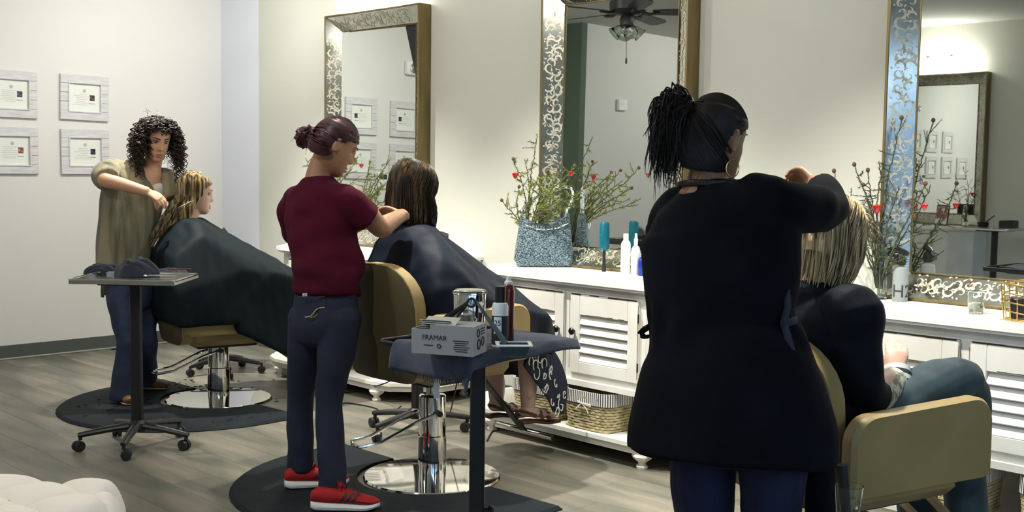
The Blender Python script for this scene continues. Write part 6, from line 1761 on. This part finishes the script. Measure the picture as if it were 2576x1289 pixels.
# --- blonde customer on the left
def customer_blonde():
    (c, ang) = CH[0]; L, hx, lf = seat_frame(c, ang)
    t = person('seated blonde customer with long straight hair in a dark green-black cape at the left', L(0, 0, 0))
    head = at(491, 487, 6.98); f, u = look(RT*.93+FW*.36, .12); S = 1.03
    neck = at(473, 556, 6.96); hip = L(-.06, 0, .58); chest = L(-.13, 0, .92)
    hands = {1: (L(.06, .27, .72), L(.26, .14, .72), hx), -1: (L(.06, -.27, .72), L(.26, -.14, .72), hx)}
    HM = seated_body(t, L, hx, lf, hip, chest, neck, head, f, u, S, SKIN['fair'], [L(.44, .12, .60), L(.44, -.12, .60)], [L(.56, .10, .24), L(.56, -.10, .24)], hands)
    face_bits(t, HM, S, brow='brow_light')
    n0 = neck
    A_ = [n0+V(.080*math.cos(a), .080*math.sin(a), z) for a in [k*.7 for k in range(9)] for z in (.012,)]
    gA = A_+[L(-.15, s*.215, 1.02) for s in (1, -1)]+[L(-.20, s*.20, 1.0) for s in (1, -1)]+[L(-.335, s*.23, .89) for s in (1, -1)]+[L(-.362, s*.10, .925) for s in (1, -1)]+[L(-.345, s*.33, .70) for s in (1, -1)]+[L(-.33, s*.37, .51) for s in (1, -1)]+[L(.02, s*.38, .53) for s in (1, -1)]+[L(.20, s*.37, .78) for s in (1, -1)]+[L(.05, s*.37, .82) for s in (1, -1)]
    gB = A_+[L(-.02, s*.385, .62) for s in (1, -1)]+[L(.02, s*.385, .46) for s in (1, -1)]+[L(.20, s*.385, .80) for s in (1, -1)]+[L(.50, s*.32, .72) for s in (1, -1)]+[L(.62, s*.30, .64) for s in (1, -1)]+[L(.66, s*.29, .42) for s in (1, -1)]+[L(.60, -.27, .175), L(.54, -.30, .16), L(.64, .26, .20)]
    gA += [chest.lerp(neck, .55)+lf*q*.150+o_ for q in (1, -1) for o_ in (UP*.075, lf*q*.068+UP*.03, -hx*.085+UP*.02, hx*.08+UP*.02)]
    mb = hull_mb([gA, gB])
    cape = mat('cape_green', (.004, .008, .011), .62, spec=.12, col2=(.006, .012, .015), scale=5, bump=.15, bscale=120)
    wf = folds(.016, 9, 41, 5, (1.2, 1.2, .35)); wf2 = folds(.004, 32, 12, 4)
    o = fuse(mb, 'cape', cape, t, .010, 24, lambda co: wf(co)*np.clip((1.08-co[:, 2])*2.2, .05, 1)+wf2(co)*.5+.010, cut=lambda f_: f_.normal.z < -.62 and f_.calc_center_median().z < .66)
    col = MB(); limb(col, [neck-UP*.025, neck+UP*.022], [.068, .060], None, 20, 3, caps=(False, False)); col.obj('neck_band', M['black_plastic'], t)
    ct = MB()
    for p in (L(.60, -.27, .175), L(.57, -.29, .16)): ct.tube([p, p-UP*.03+RT*.012], [.006, .002], 6)
    ct.obj('cape_ties', cape, t)
    hm = hair_mat('blonde', (.050, .032, .015), (.46, .34, .17), .40, 9, (9, 9, .35), (.42, .62))
    hb_ = MB(); cap = head_mb(S, .006, False, 128, 110, scalp_keep(.070, -.06)); cap.xf(HM); hb_.add(cap.v, cap.f)
    r = random.Random(21); paths = []; MI = HM.to_3x3()
    for i in range(620):
        a = r.uniform(-3.14, 3.14)
        if abs(a) < 1.38: a = math.copysign(r.uniform(1.38, 1.75), a)
        la = r.uniform(.05, .5); end = 1.62 if abs(a) > 1.3 else 1.45
        top = surf_path(HM, S, a*.9, la*.4, end, 8, .013+r.uniform(0, .010))
        p = top[-1]; o_ = MI @ Vector((math.sin(a), math.cos(a)*(1 if math.cos(a) < 0 else -.3), 0)); o_.z = 0
        back = (-hx*.135-RT*.08) if abs(a) > 1.2 else (-hx*.03-RT*.02)
        Lh = r.uniform(.25, .33) if abs(a) > 1.5 else r.uniform(.08, .20)
        pts = []
        for k in range(1, 10):
            q = k/9; pp = p-UP*Lh*q+back*(q**1.1)*.72+o_*.012*math.sin(q*2)
            pts.append(pp+Vector((r.uniform(-1, 1), r.uniform(-1, 1), 0))*.0025)
        paths.append(top+pts)
    for i in range(200):   # front hair swept off the face
        sg = r.choice((-1, 1)); a0 = sg*r.uniform(.02, 1.25); la0 = r.uniform(.55, .86); pts = []
        for k in range(10):
            q = k/9; aa = a0+(sg*1.62-a0)*q**.8; ll = la0+(1.55-la0)*q; pts.append(surf_path(HM, S, aa, ll, ll, 2, .006+.016*min(1, q*4))[0])
        p = pts[-1]; Lh = r.uniform(.05, .26)
        for k in range(1, 8): q = k/7; pts.append(p-UP*Lh*q+(-hx*.03-RT*.04)*q)
        paths.append(pts)
    locks(hb_, paths, .0042, .25, 5, .6)
    hb_.obj('hair', hm, t)
    rebase(t)
customer_blonde()
# --- brunette customer in the middle chair
def customer_brunette():
    (c, ang) = CH[1]; L, hx, lf = seat_frame(c, ang)
    t = person('seated brunette customer with smooth bob in a navy cape and black and white dress', L(0, 0, 0))
    head = at(1034, 480, 5.34); f, u = look(RT*.80+FW*.60, .42); S = 1.05
    neck = at(1034, 575, 5.34); hip = L(-.06, 0, .60); chest = L(-.11, 0, .94)
    hands = {1: (L(.05, .25, .74), L(.28, .10, .73), hx), -1: (L(.05, -.25, .74), L(.28, -.10, .73), hx)}
    kn = [at(1290, 838, 5.60), at(1345, 842, 5.42)]; an = [at(1240, 1012, 5.55), at(1292, 1020, 5.38)]
    kn = [L(.48, .11, .63), L(.50, -.12, .63)]; an = [L(.50, .10, .285), L(.525, -.10, .285)]
    HM = seated_body(t, L, hx, lf, hip, chest, neck, head, f, u, S, SKIN['shade'], kn, an, hands)
    n0 = neck
    ring = [n0+V(.082*math.cos(a), .082*math.sin(a), .015) for a in [k*.7 for k in range(9)]]
    gA = ring+[L(-.13, s*.215, 1.035) for s in (1, -1)]+[L(-.185, s*.20, .98) for s in (1, -1)]+[L(-.215, s*.22, .80) for s in (1, -1)]+[L(-.15, s*.30, .70) for s in (1, -1)]+[L(.05, s*.30, .86) for s in (1, -1)]+[L(.22, s*.27, .78) for s in (1, -1)]+[L(.05, s*.27, .70) for s in (1, -1)]+[L(-.06, s*.315, .93) for s in (1, -1)]+[L(-.205, s*.27, .90) for s in (1, -1)]
    gB = ring+[L(.0, s*.30, .80) for s in (1, -1)]+[L(.34, s*.27, .77) for s in (1, -1)]+[L(.53, s*.24, .72) for s in (1, -1)]+[L(.60, s*.21, .64) for s in (1, -1)]+[L(.60, s*.20, .53) for s in (1, -1)]+[L(.30, s*.27, .66) for s in (1, -1)]
    cape = mat('cape_navy', (.005, .008, .016), .6, spec=.14, col2=(.008, .013, .024), scale=5, bump=.15, bscale=120)
    wf = folds(.012, 12, 51, 5, (1.2, 1.2, .4)); wf2 = folds(.004, 34, 13, 4)
    gA += [chest.lerp(neck, .55)+lf*q*.150+o_ for q in (1, -1) for o_ in (UP*.08, lf*q*.072+UP*.035, -hx*.09+UP*.02, hx*.08+UP*.02)]
    gA += [(chest.lerp(neck, .55)+lf*q*.150).lerp(hands[q][0], k_)+o_ for q in (1, -1) for k_ in (.3, .6, .9) for o_ in (lf*q*.075, -hx*.085, hx*.06)]
    fuse(hull_mb([gA, gB]), 'cape', cape, t, .008, 22, lambda co: wf(co)*np.clip((1.06-co[:, 2])*2.4, .05, 1)+wf2(co)*.6+.014, cut=lambda f_: f_.normal.z < -.6 and f_.calc_center_median().z < .80)
    # white piping lines on the cape side and plaid shirt showing behind the arm
    pl = mat('plaid_shirt', (.16, .17, .07), .85, col2=(.34, .36, .22), scale=30, contrast=(.45, .55))
    q = MB(); limb(q, [L(-.06, -.18, .60), L(-.04, -.19, .68), L(-.03, -.17, .76)], [(.13, .07), (.13, .07), (.11, .06)], hx, 16); fuse(q, 'shirt', pl, t, .008, 3)
    # patterned dress below the knees
    dp = mat('dress_navy', (.010, .013, .030), .8); dr = MB()
    limb(dr, [L(.10, 0, .60), L(.35, 0, .61), L(.50, 0, .60), L(.565, 0, .50), L(.575, 0, .40)], [(.20, .09), (.20, .085), (.20, .085), (.19, .06), (.17, .03)], lf, 28, caps=(True, False))
    fuse(dr, 'dress', dp, t, .008, 3, folds(.010, 22, 61, 4, (1, 1, .3)))
    fl = MB(); p0 = L(.53, -.20, .50)
    limb(fl, [L(.50, -.145, .56), L(.58, -.165, .47), L(.64, -.18, .36), L(.655, -.185, .26), L(.655, -.185, .245)], [(.10, .014), (.105, .014), (.085, .012), (.05, .010), (.035, .008)], hx, 20, caps=(True, True)); fuse(fl, 'dress_flap', dp, t, .006, 2)
    sq = MB(); r = random.Random(8)
    def sil(ff, zz): return L(ff, -.185-.016-.001*0, zz)
    base_q = [(.60, .45), (.64, .40), (.57, .39), (.66, .34), (.62, .31), (.68, .29), (.60, .48), (.65, .26), (.56, .45), (.70, .34)]
    for (a, b) in base_q:
        R0 = r.uniform(.010, .022); n = 14; ph = r.uniform(0, 6); pts = []
        for k in range(n):
            q_ = k/(n-1); an_ = ph+q_*r.uniform(4, 7); pts.append(sil(a-.03+R0*math.cos(an_)*(1-.4*q_)+.006*q_, b+R0*1.5*math.sin(an_)*(1-.3*q_)-.02*q_))
        sq.tube(pts, .0026, 5)
    for (a, b) in ((.50, .53), (.47, .50), (.44, .52), (.48, .46), (.53, .50)):
        R0 = r.uniform(.012, .02); ph = r.uniform(0, 6); sq.tube([L(a+R0*math.cos(ph+k*.45), -.19-.012, b+R0*1.6*math.sin(ph+k*.45)) for k in range(11)], .0024, 5)
    tag(sq.obj('dress_print', M['liner_w'], t), kind='stuff')
    # sandals on the footrest
    sl = mat('sandal_brown', (.055, .022, .014), .5)
    for a in an:
        d = (hx-UP*.10).normalized(); q = MB(); z0 = UP*-.078
        limb(q, [a-hx*.055+z0, a+hx*.03+z0-UP*.006, a+hx*.12+z0-UP*.024, a+hx*.20+z0-UP*.030], [(.034, .012), (.038, .011), (.046, .010), (.036, .008)], lf, 14); so = q.obj('sandal', sl, t)
        st = MB()
        for k in (.055, .105): st.tube([a+hx*k-lf*.046-UP*(.062+k*.2), a+hx*k-lf*.03-UP*(.022+k*.22), a+hx*k-UP*(.010+k*.22), a+hx*k+lf*.03-UP*(.022+k*.22), a+hx*k+lf*.046-UP*(.062+k*.2)], [(.014, .003)]*5, 8, side=hx)
        st.tube([a+hx*.02-lf*.040-UP*.05, a-hx*.03-lf*.028-UP*.03, a-hx*.048-UP*.025, a-hx*.03+lf*.028-UP*.03, a+hx*.02+lf*.040-UP*.05], [(.008, .003)]*5, 8, side=UP); st.obj('strap', sl, so)
    # bob hair
    hm = hair_mat('brunette', (.014, .009, .005), (.19, .11, .042), .36, 6, (9, 9, .25), (.46, .78))
    hb_ = MB(); cap = head_mb(S, .007, False, 128, 110, scalp_keep(.065, -.06)); cap.xf(HM); hb_.add(cap.v, cap.f)
    r = random.Random(22); paths = []; MI = HM.to_3x3()
    for i in range(640):
        a = r.uniform(-3.14, 3.14)
        if abs(a) < .5: a = math.copysign(r.uniform(.5, 1.3), a)
        end = 1.60 if abs(a) > 1.25 else 1.5
        top = surf_path(HM, S, a, r.uniform(.03, .2), end, 9, .015+r.uniform(0, .010))
        p = top[-1]; o_ = MI @ Vector((math.sin(a), math.cos(a), 0)); o_.z = 0
        zend = r.uniform(1.175, 1.20)-.035*max(0, o_.dot(RT)); Lh = max(.03, p.z-zend); pts = []
        for k in range(1, 9):
            q = k/8; pts.append(p-UP*Lh*q+o_*(.022*math.sin(q*2.2)-.012*q)+Vector((r.uniform(-1, 1), r.uniform(-1, 1), 0))*.0018)
        paths.append(top+pts)
    locks(hb_, paths, .0044, .35, 5, .6); hb_.obj('hair', hm, t)
    hc = MB(); k0 = at(1084, 556, 5.30)
    hc.tube([k0-RT*.012+UP*.02, k0, k0+RT*.012-UP*.014], [.006, .010, .006], 8).tube([k0+UP*.018, k0+RT*.010+UP*.005, k0+RT*.014-UP*.02], [.004, .006, .003], 6); hc.obj('hair_clip', M['black_plastic'], t)
    rebase(t)
customer_brunette()
# --- blonde customer on the right
def customer_right():
    (c, ang) = CH[2]; L, hx, lf = seat_frame(c, ang)
    t = person('seated customer with blonde hair over the face, black jacket and striped cuff, at the right', L(0, 0, 0))
    head = at(2082, 600, 3.62); f, u = look(RT*.72+FW*.65-UP*.0, .62); S = 1.02
    neck = at(2040, 715, 3.62); hip = L(-.08, 0, .60); chest = L(-.10, 0, .90)
    wr = L(.29, -.06, .80)
    wr = at(2256, 944, 3.72); hd = (at(2256, 880, 3.76)-wr).normalized()
    hands = {1: (L(.0, .26, .72), L(.22, .10, .74), hx), -1: (at(2170, 990, 3.50), wr, hd)}
    kn = [L(.44, .14, .68), L(.43, -.11, .745)]; an = [L(.54, .13, .20), L(.50, -.10, .22)]
    HM = seated_body(t, L, hx, lf, hip, chest, neck, head, f, u, S, SKIN['fair'], kn, an, hands)
    face_bits(t, HM, S, brow='brow_light')
    jk = mat('black_jacket', (.0035, .005, .009), .65, spec=.12, col2=(.005, .008, .013), scale=6, bump=.2, bscale=140)
    mb = MB()
    limb(mb, [L(-.10, 0, .56), L(-.09, 0, .68), L(-.10, 0, .82), chest.lerp(neck, .25), chest.lerp(neck, .65), neck-UP*.02], [(.20, .15), (.20, .15), (.205, .15), (.205, .14), (.18, .12), (.09, .08)], lf, 28)
    shr = chest.lerp(neck, .58)-lf*.16
    limb(mb, [shr+lf*.04, shr, at(2150, 865, 3.50), at(2164, 950, 3.47), at(2180, 990, 3.53), at(2196, 990, 3.64)], [.085, .090, .080, .072, .060, .048], None, caps=(True, False))
    shl = chest.lerp(neck, .58)+lf*.16
    limb(mb, [shl, shl.lerp(hands[1][0], .5), hands[1][0], hands[1][1]], [.085, .08, .07, .055], None)
    wf = folds(.007, 20, 71, 5, (1, 1, .5)); fuse(mb, 'jacket', jk, t, .0075, 4, wf)
    cu = MB(); d = (wr-at(2205, 985, 3.64)).normalized(); ax = [wr-d*.055, wr-d*.03, wr-d*.005, wr+d*.012]
    for k in range(5):
        a = wr-hd*(.055-.016*k)-UP*.0; limb(cu, [a, a+hd*.015], [.050-.0015*k, .050-.0015*k], None, 18, 2, caps=(True, True), cap=.15)
    nf = len(cu.f)//5; cu.m = [(i//nf) % 2 for i in range(len(cu.f))]
    cu.obj('striped_cuff', [M['white_gloss'], M['liner_d']], t)
    sw = MB(); limb(sw, [at(2200, 1000, 3.60), at(2228, 978, 3.66), at(2246, 960, 3.70)], [.058, .054, .050], None, caps=(True, True)); sw.obj('plaid_sleeve', mat('plaid_grey', (.20, .21, .14), .85, col2=(.55, .55, .45), scale=40, contrast=(.45, .55)), t)
    # jeans
    dn = mat('teal_denim', (.010, .022, .032), .7, col2=(.040, .075, .085), scale=7, bump=.2, bscale=240, contrast=(.35, .7))
    mb = MB()
    for h0, k_, a in ((hip+lf*.10, kn[0], an[0]), (hip-lf*.10, kn[1], an[1])): limb(mb, [h0, h0.lerp(k_, .5)+UP*.02, k_+UP*.0, k_.lerp(a, .5), a], [.105, .098, .082, .074, .068], None, caps=(True, False))
    fuse(mb, 'jeans', dn, t, .0075, 4, folds(.0045, 26, 81, 5))
    for a in an:
        q = MB(); limb(q, [a-hx*.05-UP*.04, a+hx*.04-UP*.04, a+hx*.13-UP*.055, a+hx*.19-UP*.065], [(.036, .04), (.042, .04), (.044, .028), (.032, .018)], lf, 14); fuse(q, 'shoe', M['black_plastic'], t, .007, 2)
    # layered blonde hair hanging over the face
    hm = hair_mat('pale_blonde', (.17, .11, .045), (.80, .66, .40), .42, 9, (9, 9, .4), (.36, .60))
    hb_ = MB(); cap = head_mb(S, .008, False, 128, 110, scalp_keep(.03, -.08)); cap.xf(HM); hb_.add(cap.v, cap.f)
    r = random.Random(33); paths = []; MI = HM.to_3x3()
    for i in range(700):
        a = r.uniform(-3.14, 3.14); end = r.uniform(1.2, 1.62)
        top = surf_path(HM, S, a, r.uniform(.03, .35), end, 8, .014+r.uniform(0, .014))
        p = top[-1]; o_ = MI @ Vector((math.sin(a), math.cos(a), 0)); o_.z = 0
        side = o_.dot(RT)
        zend = at(2060, 742, 3.62).z-.045+r.uniform(-.035, .05)+.085*max(0, side); Lh = max(.05, p.z-zend); pts = []; ph = r.uniform(0, 6.28)
        for k in range(1, 10):
            q = k/9; pts.append(p-UP*Lh*q-RT*.045*q*q+o_*(.018*math.sin(q*2.2)-.035*q)+Vector((math.cos(ph+q*4), math.sin(ph+q*4), 0))*.007*q)
        paths.append(top+pts)
    locks(hb_, paths, .0042, .2, 5, .6)
    paths = []
    for i in range(130):   # flyaway strands being lifted on the right
        a = r.uniform(-.5, 1.5); p = surf_path(HM, S, a, r.uniform(.1, .9), .5, 2, .02)[0]; d = (RT*r.uniform(.3, 1.0)+UP*r.uniform(-.3, .65)+FW*r.uniform(-.3, .3)).normalized(); pts = [p]
        Lh = r.uniform(.02, .075)
        for k in range(1, 9): q = k/8; pts.append(p+d*Lh*q-UP*.085*q*q)
        paths.append(pts)
    locks(hb_, paths, .0022, .25, 4, .7)
    hb_.obj('hair', hm, t)
    rebase(t)
customer_right()
